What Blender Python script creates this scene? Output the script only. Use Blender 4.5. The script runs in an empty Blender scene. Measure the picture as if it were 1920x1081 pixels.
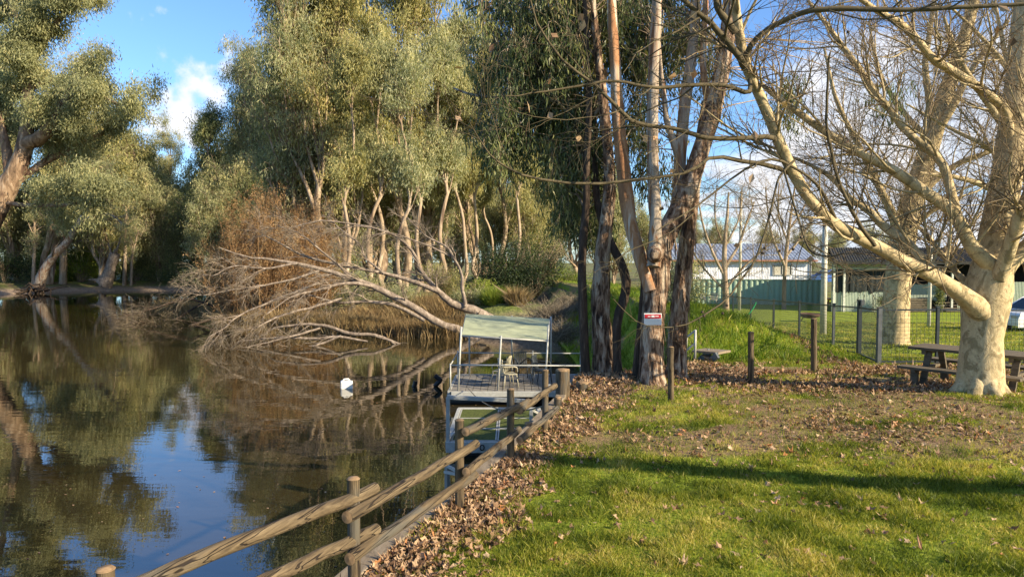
import bpy, math, random
import numpy as np
from mathutils import Vector

# ------------------------------------------------------------------ camera, sky, sun
SC = bpy.context.scene
COL = SC.collection
CAM_Z = 2.1
PITCH = math.radians(2.577)
FPX = 1300.0
cam_d = bpy.data.cameras.new("camera")
cam_d.sensor_width = 36.0
cam_d.lens = FPX / 1920 * 36
cam_d.clip_start = 0.05
cam_d.clip_end = 2000
cam = bpy.data.objects.new("camera", cam_d)
COL.objects.link(cam)
cam.location = (0, 0, CAM_Z)
cam.rotation_euler = (math.pi / 2 - PITCH, 0, 0)
SC.camera = cam

SUN_EL = math.radians(25)
SUN_AZ = math.radians(118)
sunv = Vector((math.sin(SUN_AZ) * math.cos(SUN_EL), math.cos(SUN_AZ) * math.cos(SUN_EL), math.sin(SUN_EL)))
sd = bpy.data.lights.new("sun", 'SUN')
sd.energy = 5.0
sd.angle = math.radians(0.5)
sd.color = (1.0, 0.85, 0.62)
so = bpy.data.objects.new("sun", sd)
so.rotation_euler = sunv.to_track_quat('Z', 'Y').to_euler()
COL.objects.link(so)

SC.view_settings.view_transform = 'Standard'
SC.view_settings.look = 'None'
SC.view_settings.gamma = 1
SC.view_settings.exposure = 1.1

world = bpy.data.worlds.new("World")
SC.world = world
world.use_nodes = True
wt = world.node_tree
wt.nodes.clear()


def wn(t, **k):
    n = wt.nodes.new(t)
    for a, b in k.items():
        setattr(n, a, b)
    return n


def wmath(op, a, b=None):
    n = wn('ShaderNodeMath', operation=op)
    for i, v in enumerate((a, b)):
        if v is None:
            continue
        if isinstance(v, (int, float)):
            n.inputs[i].default_value = v
        else:
            wt.links.new(v, n.inputs[i])
    return n.outputs[0]


sky = wn('ShaderNodeTexSky', sky_type='NISHITA')
sky.sun_disc = False
sky.sun_elevation = SUN_EL
sky.sun_rotation = SUN_AZ
sky.air_density = 1.0
sky.dust_density = 0.4
sky.ozone_density = 2.0
tc = wn('ShaderNodeTexCoord')
sep = wn('ShaderNodeSeparateXYZ')
wt.links.new(tc.outputs['Generated'], sep.inputs[0])
zz = wmath('ADD', wmath('MAXIMUM', sep.outputs[2], 0.0), 0.12)
comb = wn('ShaderNodeCombineXYZ')
wt.links.new(wmath('DIVIDE', sep.outputs[0], zz), comb.inputs[0])
wt.links.new(wmath('DIVIDE', sep.outputs[1], zz), comb.inputs[1])
nz = wn('ShaderNodeTexNoise')
nz.inputs['Scale'].default_value = 0.85
nz.inputs['Detail'].default_value = 9
nz.inputs['Roughness'].default_value = 0.58
nz.inputs['Distortion'].default_value = 0.25
wt.links.new(comb.outputs[0], nz.inputs['Vector'])
# clouds lie over the right half of the sky, thicker towards the horizon
az = wn('ShaderNodeMapRange')
az.inputs[1].default_value = 0.02
az.inputs[2].default_value = 0.5
az.inputs[3].default_value = -0.32
az.inputs[4].default_value = 0.075
wt.links.new(sep.outputs[0], az.inputs[0])
lowc = wn('ShaderNodeMapRange')
lowc.inputs[1].default_value = 0.05
lowc.inputs[2].default_value = 0.42
lowc.inputs[3].default_value = 0.16
lowc.inputs[4].default_value = -0.02
wt.links.new(sep.outputs[2], lowc.inputs[0])
dens = wmath('ADD', wmath('ADD', nz.outputs[0], az.outputs[0]), lowc.outputs[0])
# one cumulus low on the left
pd = Vector(((345 - 960) / 1300, 1.0, (482 - 205) / 1300)).normalized()
dot = wn('ShaderNodeVectorMath', operation='DISTANCE')
wt.links.new(tc.outputs['Generated'], dot.inputs[0])
dot.inputs[1].default_value = pd
nz2 = wn('ShaderNodeTexNoise')
nz2.inputs['Scale'].default_value = 16
nz2.inputs['Detail'].default_value = 7
wt.links.new(tc.outputs['Generated'], nz2.inputs['Vector'])
puff = wmath('SUBTRACT', wmath('ADD', 0.60, wmath('MULTIPLY', wmath('SUBTRACT', nz2.outputs[0], 0.5), 0.9)), wmath('MULTIPLY', dot.outputs['Value'], 1.9))
dens = wmath('MAXIMUM', dens, puff)
cr = wn('ShaderNodeMapRange', interpolation_type='SMOOTHSTEP')
cr.inputs[1].default_value = 0.47
cr.inputs[2].default_value = 0.60
wt.links.new(dens, cr.inputs[0])
ccol = wn('ShaderNodeMix', data_type='RGBA')
ccol.inputs[6].default_value = (3.6, 4.2, 5.2, 1)
ccol.inputs[7].default_value = (6.6, 6.4, 6.4, 1)
c2 = wn('ShaderNodeMapRange')
c2.inputs[1].default_value = 0.35
c2.inputs[2].default_value = 0.65
wt.links.new(nz2.outputs[0], c2.inputs[0])
wt.links.new(c2.outputs[0], ccol.inputs[0])
tint = wn('ShaderNodeMix', data_type='RGBA', blend_type='MULTIPLY')
tint.inputs[0].default_value = 1.0
tint.inputs[7].default_value = (0.80, 1.05, 1.37, 1)
wt.links.new(sky.outputs[0], tint.inputs[6])
mixc = wn('ShaderNodeMix', data_type='RGBA')
wt.links.new(wmath('MULTIPLY', cr.outputs[0], 0.93), mixc.inputs[0])
wt.links.new(tint.outputs[2], mixc.inputs[6])
wt.links.new(ccol.outputs[2], mixc.inputs[7])
bg = wn('ShaderNodeBackground')
bg.inputs[1].default_value = 0.09
wt.links.new(mixc.outputs[2], bg.inputs[0])
wo = wn('ShaderNodeOutputWorld')
wt.links.new(bg.outputs[0], wo.inputs[0])

SC.cycles.max_bounces = 6
SC.cycles.diffuse_bounces = 3
SC.cycles.glossy_bounces = 3
SC.cycles.transmission_bounces = 3
SC.cycles.transparent_max_bounces = 6
SC.cycles.caustics_reflective = False
SC.cycles.caustics_refractive = False

RNG = np.random.default_rng(7)
WATER_Z = -2.3

# ------------------------------------------------------------------ picture geometry -> world


def T(px, py, D):
    """point whose forward distance is D on the sight line through (px, py) of the photograph"""
    dx = (px - 960) / FPX
    dy = (540.5 - py) / FPX
    y = math.cos(PITCH) + dy * math.sin(PITCH)
    z = -math.sin(PITCH) + dy * math.cos(PITCH)
    s = D / y
    return np.array([dx * s, D, CAM_Z + z * s])


def smooth(a, b, x):
    t = np.clip((np.asarray(x, float) - a) / (b - a), 0, 1)
    return t * t * (3 - 2 * t)


CREST = np.array([(-6, -4.2), (-1, -2.6), (3, -1.45), (4.6, -.97), (5.4, -.70), (7.04, -.14), (8.5, .30), (10.2, .76), (11.4, .95), (12.5, 1.2), (13.5, 2.1),
                  (14.6, 3.3), (16, 4.1), (18, 4.5), (20, 4.7), (26, 4.8), (34, 4.6), (40, 4.3), (46, 3.2), (60, 2.0)])


def crest(y):
    return np.interp(y, CREST[:, 0], CREST[:, 1])


def bankw(y):
    return np.interp(y, [0, 10.6, 12.5, 14, 17, 40], [0.02, 0.02, 0.7, 1.9, 2.6, 2.6])


def hr(y):
    return -np.minimum(1.2, 0.045 * np.maximum(0, np.asarray(y, float) - 9.5))


_h = np.random.default_rng(3).random((256, 256))


def vnoise(x, y):
    xi = np.floor(x).astype(int)
    yi = np.floor(y).astype(int)
    fx = x - xi
    fy = y - yi
    fx = fx * fx * (3 - 2 * fx)
    fy = fy * fy * (3 - 2 * fy)
    a = _h[xi % 256, yi % 256]
    b = _h[(xi + 1) % 256, yi % 256]
    c = _h[xi % 256, (yi + 1) % 256]
    d = _h[(xi + 1) % 256, (yi + 1) % 256]
    return (a * (1 - fx) + b * fx) * (1 - fy) + (c * (1 - fx) + d * fx) * fy


def fbm(x, y, o=4):
    s = 0
    a = .5
    for i in range(o):
        s = s + a * vnoise(x * 2 ** i + 17 * i, y * 2 ** i + 31 * i)
        a *= .5
    return s / (1 - .5 ** o)


def zland(x, y):
    x = np.asarray(x, float)
    y = np.asarray(y, float)
    u = x - crest(y)
    z = hr(y) + 0.0
    lev = smooth(16.5, 20.5, y) * (1 - smooth(1.2, 4.8, u))
    z = z + lev * (0.40 - hr(y)) * (0.85 + .3 * fbm(x * .5, y * .5))
    z = z + (fbm(x * 1.3, y * 1.3) - .5) * 0.05 * smooth(0.2, 1.2, u)
    for (mx, my, mr, mh) in ((1.3, 12.1, .8, .12), (2.35, 11.9, .75, .10), (6.95, 10.4, .9, .07), (10.3, 18.0, 1.2, .1)):
        z = z + mh * np.exp(-((x - mx) ** 2 + (y - my) ** 2) / mr ** 2)
    return z


def G(px, py):
    """where the sight line meets the land on the right"""
    lo, hi = 2.0, 80.0
    for i in range(60):
        m = (lo + hi) / 2
        p = T(px, py, m)
        if p[2] > hr(m):
            lo = m
        else:
            hi = m
    return T(px, py, lo)


# ------------------------------------------------------------------ mesh building
ORIG = {}


def nrm(v):
    return v / np.maximum(np.linalg.norm(v, axis=-1, keepdims=True), 1e-9)


class MB:
    def __init__(s):
        s.v = []
        s.n = 0
        s.f = []      # (index array (m,k), value array (m), smooth flag, material index)

    def add(s, V, F, val=None, sm=False, mi=0):
        V = np.asarray(V, np.float64).reshape(-1, 3)
        F = np.asarray(F, np.int64)
        if F.ndim == 1:
            F = F[None]
        m = len(F)
        if val is None:
            val = np.full(m, .5)
        s.f.append((F + s.n, np.broadcast_to(np.asarray(val, float), (m,)), sm, mi))
        s.v.append(V)
        s.n += len(V)

    def box(s, c, size, rot=None, mi=0, val=None):
        h = np.array(size) / 2.0
        V = np.array([[a, b, d] for a in (-1, 1) for b in (-1, 1) for d in (-1, 1)], float) * h
        if rot is not None:
            V = V @ np.asarray(rot).T
        V = V + np.asarray(c)
        F = [[0, 1, 3, 2], [4, 6, 7, 5], [0, 4, 5, 1], [2, 3, 7, 6], [0, 2, 6, 4], [1, 5, 7, 3]]
        s.add(V, F, mi=mi, val=val)

    def beam(s, p, q, w, h, up=(0, 0, 1), mi=0):
        p = np.asarray(p, float)
        q = np.asarray(q, float)
        d = q - p
        L = np.linalg.norm(d)
        d = d / L
        side = np.cross(d, up)
        if np.linalg.norm(side) < 1e-3:
            side = np.cross(d, (1, 0, 0))
        side = side / np.linalg.norm(side)
        u2 = np.cross(side, d)
        s.box((p + q) / 2, (L, w, h), np.stack([d, side, u2], 1), mi)

    def tubes(s, P, R, S=6, val=None, cap=False, sm=True, mi=0, noise=0.0):
        P = np.asarray(P, float)
        R = np.asarray(R, float)
        if P.ndim == 2:
            P = P[None]
            R = R[None]
        N, K, _ = P.shape
        t = nrm(np.gradient(P, axis=1))
        mt = nrm(t.mean(1))
        ref = np.where(np.abs(mt[:, 2:3]) < .8, np.array([0, 0, 1.]), np.array([1., 0, 0]))
        ref = np.repeat(ref[:, None], K, 1)
        a = nrm(np.cross(t, ref))
        b = np.cross(t, a)
        th = np.arange(S) / S * 2 * np.pi
        rr = R[:, :, None] * np.ones(S)
        if noise:
            lob = RNG.normal(0, 1, (N, 1, S)) * .6 + RNG.normal(0, 1, (N, K, S)) * .4
            rr = rr * (1 + noise * lob)
        ring = P[:, :, None] + rr[..., None] * (np.cos(th)[:, None] * a[:, :, None] + np.sin(th)[:, None] * b[:, :, None])
        V = ring.reshape(-1, 3)
        base = (np.arange(N) * K * S)[:, None, None] + (np.arange(K - 1) * S)[None, :, None]
        j = np.arange(S)
        j2 = (j + 1) % S
        F = np.stack([base + j, base + j2, base + S + j2, base + S + j], -1).reshape(-1, 4)
        if val is None:
            vv = np.repeat(RNG.random(N), (K - 1) * S)
        else:
            vv = np.full(len(F), val)
        n0 = s.n
        s.add(V, F, vv, sm, mi)
        if cap:
            for i in range(N):
                o = n0 + i * K * S
                s.f.append((np.array([[o + q for q in range(S)][::-1]]), np.array([.5]), False, mi))
                o2 = o + (K - 1) * S
                s.f.append((np.array([[o2 + q for q in range(S)]]), np.array([.5]), False, mi))

    def cyl(s, p, q, r, S=12, mi=0, r2=None):
        s.tubes(np.array([p, q], float), np.array([r, r if r2 is None else r2], float), S, .5, True, True, mi)

    def lathe(s, prof, c, S=16, mi=0, sq=1.0):
        prof = np.array(prof, float)
        th = np.arange(S) / S * 2 * np.pi
        V = np.stack([prof[:, 0:1] * np.cos(th), prof[:, 0:1] * np.sin(th) * sq, np.repeat(prof[:, 1:2], S, 1)], -1).reshape(-1, 3) + np.asarray(c)
        K = len(prof)
        b = (np.arange(K - 1) * S)[:, None]
        j = np.arange(S)
        j2 = (j + 1) % S
        s.add(V, np.stack([b + j, b + j2, b + S + j2, b + S + j], -1).reshape(-1, 4), sm=True, mi=mi)

    def leaves(s, C, D, Nn, L, W, val=None, mi=0):
        """diamond leaves: base C, direction D, normal Nn"""
        C = np.asarray(C)
        D = nrm(D)
        side = nrm(np.cross(D, Nn))
        L = np.broadcast_to(np.asarray(L, float), (len(C),))[:, None]
        W = np.broadcast_to(np.asarray(W, float), (len(C),))[:, None]
        m = C + D * L * .45 + np.cross(side, D) * L * .06
        V = np.stack([C, m - side * W / 2, C + D * L, m + side * W / 2], 1).reshape(-1, 3)
        F = np.arange(len(C) * 4).reshape(-1, 4)
        s.add(V, F, RNG.random(len(C)) if val is None else val, mi=mi)

    def mesh(s, name, mats, org=(0, 0, 0)):
        me = bpy.data.meshes.new(name)
        V = np.concatenate(s.v) - np.asarray(org, float)
        me.vertices.add(len(V))
        me.vertices.foreach_set('co', V.astype(np.float32).ravel())
        L = np.concatenate([f[0].ravel() for f in s.f])
        tot = np.concatenate([np.full(len(f[0]), f[0].shape[1]) for f in s.f])
        me.loops.add(len(L))
        me.loops.foreach_set('vertex_index', L.astype(np.int32))
        me.polygons.add(len(tot))
        st = np.concatenate([[0], np.cumsum(tot)[:-1]])
        me.polygons.foreach_set('loop_start', st.astype(np.int32))
        me.polygons.foreach_set('loop_total', tot.astype(np.int32))
        me.polygons.foreach_set('use_smooth', np.concatenate([np.full(len(f[0]), f[2]) for f in s.f]).astype(bool))
        me.polygons.foreach_set('material_index', np.concatenate([np.full(len(f[0]), f[3]) for f in s.f]).astype(np.int32))
        at = me.attributes.new('v', 'FLOAT', 'FACE')
        at.data.foreach_set('value', np.concatenate([f[1] for f in s.f]).astype(np.float32))
        for m in (mats if isinstance(mats, (list, tuple)) else [mats]):
            me.materials.append(m)
        me.update(calc_edges=True)
        return me

    def build(s, name, mats, parent=None, bevel=0, **kw):
        org = ORIG.get(parent.name, (0, 0, 0)) if parent else (0, 0, 0)
        me = s.mesh(name, mats, org)
        o = bpy.data.objects.new(name, me)
        COL.objects.link(o)
        ORIG[o.name] = org
        if parent:
            o.parent = parent
        if bevel:
            b = o.modifiers.new('bevel', 'BEVEL')
            b.width = bevel
            b.segments = 2
            b.limit_method = 'ANGLE'
        tag(o, **kw)
        return o


def tag(o, label=None, cat=None, group=None, kind=None):
    if label:
        o['label'] = label
    if cat:
        o['category'] = cat
    if group:
        o['group'] = group
    if kind:
        o['kind'] = kind
    return o


def empty(name, loc, label, cat, group=None):
    o = bpy.data.objects.new(name, None)
    o.empty_display_size = .2
    COL.objects.link(o)
    o.location = [float(a) for a in loc]
    ORIG[o.name] = tuple(float(a) for a in loc)
    return tag(o, label, cat, group)


def copy_tree(o, loc, rotz=0, scale=1, label=None, group=None):
    c = o.copy()
    COL.objects.link(c)
    c.location = [float(a) for a in loc]
    c.rotation_euler = (0, 0, rotz)
    c.scale = scale if isinstance(scale, (tuple, list)) else (scale,) * 3
    if label:
        c['label'] = label
    if group:
        c['group'] = group
    for ch in list(o.children):
        d = ch.copy()
        COL.objects.link(d)
        d.parent = c
        for g in list(ch.children):
            e = g.copy()
            COL.objects.link(e)
            e.parent = d
    return c


def resample(P, R, K):
    P = np.asarray(P, float)
    R = np.asarray(R, float)
    # smooth through Catmull-Rom
    n = len(P)
    t = np.linspace(0, n - 1, K)
    i = np.clip(np.floor(t).astype(int), 0, n - 2)
    f = (t - i)[:, None]
    p0 = P[np.maximum(i - 1, 0)]
    p1 = P[i]
    p2 = P[i + 1]
    p3 = P[np.minimum(i + 2, n - 1)]
    Q = .5 * ((2 * p1) + (-p0 + p2) * f + (2 * p0 - 5 * p1 + 4 * p2 - p3) * f ** 2 + (-p0 + 3 * p1 - 3 * p2 + p3) * f ** 3)
    return Q, np.interp(t, np.arange(n), R)


def limb(tr, D, w, K=18):
    """tr: traced picture points, D: (start, end) distances, w: widths in photo pixels at start/end or per point"""
    n = len(tr)
    Ds = np.interp(np.linspace(0, 1, n), np.linspace(0, 1, len(D)), D)
    ws = np.interp(np.linspace(0, 1, n), np.linspace(0, 1, len(w)), w)
    P = np.array([T(a[0], a[1], d) for a, d in zip(tr, Ds)])
    R = ws / 2 * Ds / FPX
    return resample(P, R, K)


def grow(P, R, n, L, ang=(.5, 1.0), up=.1, wander=.15, K=6, t0=.15, t1=1.0, rr=.55, taper=.25, grav=0.0, rmin=.002, rmax=None, rng=RNG, flat=0.0):
    N, KP, _ = P.shape
    idx = np.repeat(np.arange(N), n)
    t = rng.uniform(t0, t1, len(idx)) * (KP - 1)
    i = np.clip(np.floor(t).astype(int), 0, KP - 2)
    f = (t - i)[:, None]
    a = P[idx, i]
    b = P[idx, i + 1]
    st = a * (1 - f) + b * f
    tan = nrm(b - a)
    r0 = R[idx, i] * (1 - f[:, 0]) + R[idx, i + 1] * f[:, 0]
    rnd = rng.normal(0, 1, (len(idx), 3))
    rnd[:, 2] *= (1 - flat)
    perp = nrm(rnd - (rnd * tan).sum(-1, keepdims=True) * tan)
    an = rng.uniform(ang[0], ang[1], len(idx))[:, None]
    d = nrm(np.cos(an) * tan + np.sin(an) * perp + np.array([0, 0, up]))
    Ln = L * rng.uniform(.55, 1.35, len(idx)) * (1.1 - .5 * t / (KP - 1))
    step = (Ln / (K - 1))[:, None]
    pts = [st]
    cur = st
    for k in range(K - 1):
        cur = cur + d * step
        pts.append(cur)
        d = nrm(d + rng.normal(0, wander, d.shape) + np.array([0, 0, up * .5 - grav]))
    Q = np.stack(pts, 1)
    r = np.maximum(r0 * rr * rng.uniform(.7, 1.1, len(r0)), rmin)
    if rmax:
        r = np.minimum(r, rmax)
    RR = r[:, None] * np.linspace(1, taper, K)[None]
    return Q, np.maximum(RR, rmin * .6)


# ------------------------------------------------------------------ materials


class NT:
    def __init__(s, name):
        s.m = bpy.data.materials.new(name)
        s.m.use_nodes = True
        s.t = s.m.node_tree
        s.t.nodes.clear()
        s.out = s.n('ShaderNodeOutputMaterial')
        s.p = s.n('ShaderNodeBsdfPrincipled')
        s.l(s.p.outputs[0], s.out.inputs[0])
        s.p.inputs['Specular IOR Level'].default_value = .3

    def n(s, t, **k):
        x = s.t.nodes.new(t)
        for a, b in k.items():
            setattr(x, a, b)
        return x

    def l(s, a, b):
        s.t.links.new(a, b)

    def setin(s, node, key, v):
        if hasattr(v, 'is_linked') or hasattr(v, 'links'):
            s.l(v, node.inputs[key])
        else:
            node.inputs[key].default_value = v

    def coord(s, scale=(1, 1, 1), kind='Object', rot=None):
        if kind == 'World':
            g = s.n('ShaderNodeNewGeometry')
            o = g.outputs['Position']
        else:
            o = s.n('ShaderNodeTexCoord').outputs[kind]
        mp = s.n('ShaderNodeMapping')
        if rot:
            mp.vector_type = 'TEXTURE' if False else 'POINT'
            mp.inputs['Rotation'].default_value = rot
        mp.inputs['Scale'].default_value = scale
        s.l(o, mp.inputs[0])
        return mp.outputs[0]

    def noise(s, vec, scale=1, detail=4, rough=.55, dist=0):
        x = s.n('ShaderNodeTexNoise')
        x.inputs['Scale'].default_value = scale
        x.inputs['Detail'].default_value = detail
        x.inputs['Roughness'].default_value = rough
        x.inputs['Distortion'].default_value = dist
        s.l(vec, x.inputs['Vector'])
        return x.outputs[0]

    def ramp(s, fac, stops, interp='LINEAR'):
        r = s.n('ShaderNodeValToRGB')
        r.color_ramp.interpolation = interp
        e = r.color_ramp.elements
        while len(e) < len(stops):
            e.new(.5)
        for q, (p, c) in zip(e, stops):
            q.position = p
            q.color = (*c, 1) if len(c) == 3 else c
        s.l(fac, r.inputs[0])
        return r.outputs[0]

    def mix(s, f, a, b, blend='MIX'):
        x = s.n('ShaderNodeMix', data_type='RGBA', blend_type=blend)
        s.setin(x, 0, f)
        for k, v in ((6, a), (7, b)):
            if isinstance(v, tuple):
                v = (*v, 1) if len(v) == 3 else v
            s.setin(x, k, v)
        return x.outputs[2]

    def math(s, op, a, b=0.0):
        x = s.n('ShaderNodeMath', operation=op)
        s.setin(x, 0, a)
        s.setin(x, 1, b)
        return x.outputs[0]

    def mapr(s, v, a, b, c=0.0, d=1.0):
        x = s.n('ShaderNodeMapRange')
        s.l(v, x.inputs[0])
        for i, q in enumerate((a, b, c, d)):
            x.inputs[i + 1].default_value = q
        return x.outputs[0]

    def attr(s, name='v'):
        return s.n('ShaderNodeAttribute', attribute_name=name).outputs['Fac']

    def bump(s, h, dist=.02, strength=1.0):
        b = s.n('ShaderNodeBump')
        b.inputs['Distance'].default_value = dist
        b.inputs['Strength'].default_value = strength
        s.l(h, b.inputs['Height'])
        s.l(b.outputs[0], s.p.inputs['Normal'])

    def base(s, c):
        s.setin(s.p, 'Base Color', c if not isinstance(c, tuple) else (*c, 1))

    def rough(s, r):
        s.setin(s.p, 'Roughness', r)


def simple(name, col, rough=.6, metal=0, var=.25, scale=6, bump=0.0):
    m = NT(name)
    n = m.noise(m.coord((1, 1, 1)), scale, 5, .6)
    lo = tuple(c * (1 - var) for c in col)
    hi = tuple(min(1, c * (1 + var)) for c in col)
    m.base(m.ramp(n, [(.3, lo), (.7, hi)]))
    m.rough(rough)
    m.p.inputs['Metallic'].default_value = metal
    if bump:
        m.bump(n, bump)
    return m.m


def leafmat(name, stops, transl=.3, rough=.5, tcol=None, gain=1.0):
    m = NT(name)
    stops = [(p, tuple(min(.8, q * gain) for q in c)) for p, c in stops]
    c = m.ramp(m.attr('v'), stops)
    big = m.noise(m.coord((1, 1, 1), 'World'), .35, 3)
    c2 = m.mix(m.mapr(big, .35, .65, 0, .45), c, m.mix(1.0, c, (.75, .72, .5), 'MULTIPLY'))
    m.base(c2)
    m.rough(rough)
    tr = m.n('ShaderNodeBsdfTranslucent')
    m.l(m.mix(1.0, c2, tcol or (1.3, 1.25, .6), 'MULTIPLY'), tr.inputs[0])
    mx = m.n('ShaderNodeMixShader')
    mx.inputs[0].default_value = transl
    m.l(m.p.outputs[0], mx.inputs[1])
    m.l(tr.outputs[0], mx.inputs[2])
    m.l(mx.outputs[0], m.out.inputs[0])
    return m.m


M = {}
M['leaf_olive'] = leafmat('gum_leaf_olive', [(0, (.09, .105, .055)), (.4, (.21, .22, .115)), (.75, (.355, .35, .185)), (1, (.48, .43, .23))], .45, gain=1.38, tcol=(1.15, 1.15, .75))
M['leaf_gold'] = leafmat('gum_leaf_gold', [(0, (.11, .12, .05)), (.4, (.25, .245, .11)), (.75, (.40, .37, .165)), (1, (.50, .42, .20))], .45, gain=1.36, tcol=(1.15, 1.15, .7))
M['leaf_grey'] = leafmat('gum_leaf_grey', [(0, (.10, .12, .07)), (.4, (.22, .24, .14)), (.75, (.37, .37, .22)), (1, (.46, .43, .26))], .45, gain=1.36)
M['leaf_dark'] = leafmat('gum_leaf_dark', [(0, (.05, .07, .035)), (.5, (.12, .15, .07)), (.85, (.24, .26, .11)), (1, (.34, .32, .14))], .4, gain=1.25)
M['leaf_near'] = leafmat('gum_leaf_near', [(0, (.03, .045, .022)), (.5, (.085, .11, .045)), (.8, (.18, .20, .08)), (1, (.30, .27, .11))], .3, .38, gain=1.4)
M['leaf_green'] = leafmat('shrub_leaf_green', [(0, (.04, .07, .012)), (.5, (.13, .18, .025)), (1, (.28, .30, .05))], .35, gain=1.4)
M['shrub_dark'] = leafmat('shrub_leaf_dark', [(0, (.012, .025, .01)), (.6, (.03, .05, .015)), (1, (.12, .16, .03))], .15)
M['rust'] = leafmat('thicket_stem_rust', [(0, (.12, .065, .03)), (.5, (.32, .18, .08)), (.85, (.47, .29, .13)), (1, (.50, .38, .22))], .2, .7)
M['reed'] = leafmat('reed_straw', [(0, (.12, .08, .04)), (.5, (.27, .18, .085)), (1, (.42, .33, .18))], .25, .7)
M['straw_grey'] = leafmat('dry_twig_grey', [(0, (.09, .07, .05)), (.6, (.24, .195, .14)), (1, (.40, .34, .26))], .1, .8)
M['grass'] = leafmat('lawn_blade', [(0, (.055, .09, .012)), (.4, (.17, .215, .025)), (.7, (.36, .36, .055)), (1, (.60, .50, .18))], .4, .5)
M['grass_long'] = leafmat('bank_grass_blade', [(0, (.06, .12, .014)), (.5, (.18, .27, .025)), (.9, (.34, .39, .05)), (1, (.48, .42, .15))], .4, .5)
M['litter'] = leafmat('fallen_plane_leaf', [(0, (.09, .05, .028)), (.3, (.22, .13, .075)), (.6, (.39, .25, .15)), (.88, (.55, .40, .26)), (1, (.45, .20, .08))], .15, .7)


def bark(name, cols, vscale=(5, 5, .8), patch=None, bumpd=.02, seam=True, fine=3.0, freckle=None, crack=None, rot=None):
    m = NT(name)
    if rot:
        _c = m.coord
        def coord2(scale=(1, 1, 1), kind='Object'):
            mp = m.n('ShaderNodeMapping')
            m.l(_c((1, 1, 1), kind, rot), mp.inputs[0])
            mp.inputs['Scale'].default_value = scale
            return mp.outputs[0]
        m.coord = coord2
    v = m.coord(vscale)
    n = m.noise(v, 1.5, 7, .62, .6)
    c = m.ramp(n, cols)
    if patch:
        pc, psc, lo, hi = patch
        w = m.noise(m.coord(psc), 1.0, 4, .5, .8)
        c = m.mix(m.mapr(w, lo, hi), c, pc)
    f = m.noise(m.coord((vscale[0] * 6, vscale[1] * 6, vscale[2] * 3)), fine, 3)
    c = m.mix(m.mapr(f, .35, .7, 0, .4), c, m.mix(1.0, c, (.5, .45, .4), 'MULTIPLY'))
    if freckle:
        fc, fs, lo, hi = freckle
        q = m.noise(m.coord(fs), 1.0, 5, .65, .3)
        c = m.mix(m.mapr(q, lo, hi), c, fc)
    h = n
    if crack:
        cc, cs, lo, hi = crack
        q = m.noise(m.coord(cs), 1.0, 2, .5, .25)
        band = m.math('ABSOLUTE', m.math('SUBTRACT', q, .5))
        line = m.mapr(band, lo, hi, 1.0, 0.0)
        c = m.mix(line, c, cc)
        h = m.math('SUBTRACT', n, m.math('MULTIPLY', line, .8))
    m.base(c)
    m.rough(.85)
    m.bump(h, bumpd, 1.0)
    return m.m


M['plane_bark'] = bark('plane_tree_bark', [(.2, (.26, .185, .085)), (.45, (.50, .39, .21)), (.7, (.63, .51, .30))], (3.2, 3.2, 2.6), ((.30, .235, .12), (5.6, 5.6, 4.0), .53, .60), .03, freckle=((.20, .13, .065), (22, 22, 14), .60, .66))
M['plane_twig'] = simple('plane_twig_bark', (.20, .145, .08), .8, var=.35)
M['plane_branch'] = simple('plane_branch_bark', (.34, .27, .15), .8, var=.4)
M['plane_shaded'] = bark('plane_limb_bark_shaded', [(.2, (.05, .04, .022)), (.6, (.12, .095, .05)), (.8, (.22, .175, .095))], (3, 3, 3), None, .01)  # darker copy of the plane bark, with the shade put into its colour
M['gum_rough'] = bark('rough_peeling_gum_bark', [(.36, (.03, .017, .011)), (.45, (.14, .08, .045)), (.53, (.32, .21, .135)), (.66, (.56, .45, .33))], (8, 8, 2.2), ((.54, .44, .32), (5, 5, 1.4), .555, .615), .09)
M['gum_smooth'] = bark('smooth_gum_bark', [(.25, (.17, .11, .07)), (.5, (.40, .32, .235)), (.75, (.60, .53, .43))], (4, 4, .8), ((.26, .12, .055), (6, 6, .5), .52, .6), .03)
M['gum_red'] = bark('reddish_gum_bark', [(.25, (.16, .07, .035)), (.5, (.40, .20, .09)), (.75, (.58, .48, .36))], (5, 5, .7), ((.62, .55, .44), (5, 5, .5), .52, .6), .02)
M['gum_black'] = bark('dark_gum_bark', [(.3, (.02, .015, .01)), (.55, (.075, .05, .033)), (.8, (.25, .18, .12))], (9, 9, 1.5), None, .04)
M['far_trunk'] = bark('distant_gum_bark', [(.25, (.14, .09, .055)), (.5, (.36, .27, .18)), (.75, (.60, .50, .38))], (1.2, 1.2, .4), ((.13, .085, .055), (1.5, 1.5, .25), .55, .65), .02)
M['old_gum'] = bark('old_gum_bark', [(.3, (.07, .045, .028)), (.5, (.27, .18, .11)), (.7, (.48, .37, .26))], (1.5, 1.5, .5), ((.10, .06, .04), (1.2, 1.2, .4), .52, .62), .1)
M['dead_wood'] = bark('weathered_dead_wood', [(.25, (.07, .052, .04)), (.5, (.235, .185, .14)), (.75, (.47, .39, .31))], (4, 4, 2), None, .02)
LOGC = [(.25, (.032, .023, .014)), (.45, (.10, .072, .040)), (.7, (.20, .15, .086))]
M['log_wood'] = bark('weathered_pine_log', LOGC, (24, 1.6, 24), ((.10, .09, .07), (5, 1.2, 5), .50, .62), .012, fine=1.5, crack=((.02, .014, .01), (16, .9, 16), .005, .016), freckle=((.055, .035, .02), (7, 5, 7), .66, .70), rot=(0, 0, .31))
M['log_post'] = bark('weathered_pine_post', LOGC, (24, 24, 1.6), ((.10, .09, .07), (5, 5, 1.2), .50, .62), .012, fine=1.5, crack=((.02, .014, .01), (16, 16, .9), .005, .016), freckle=((.055, .035, .02), (7, 7, 5), .66, .70))
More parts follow.
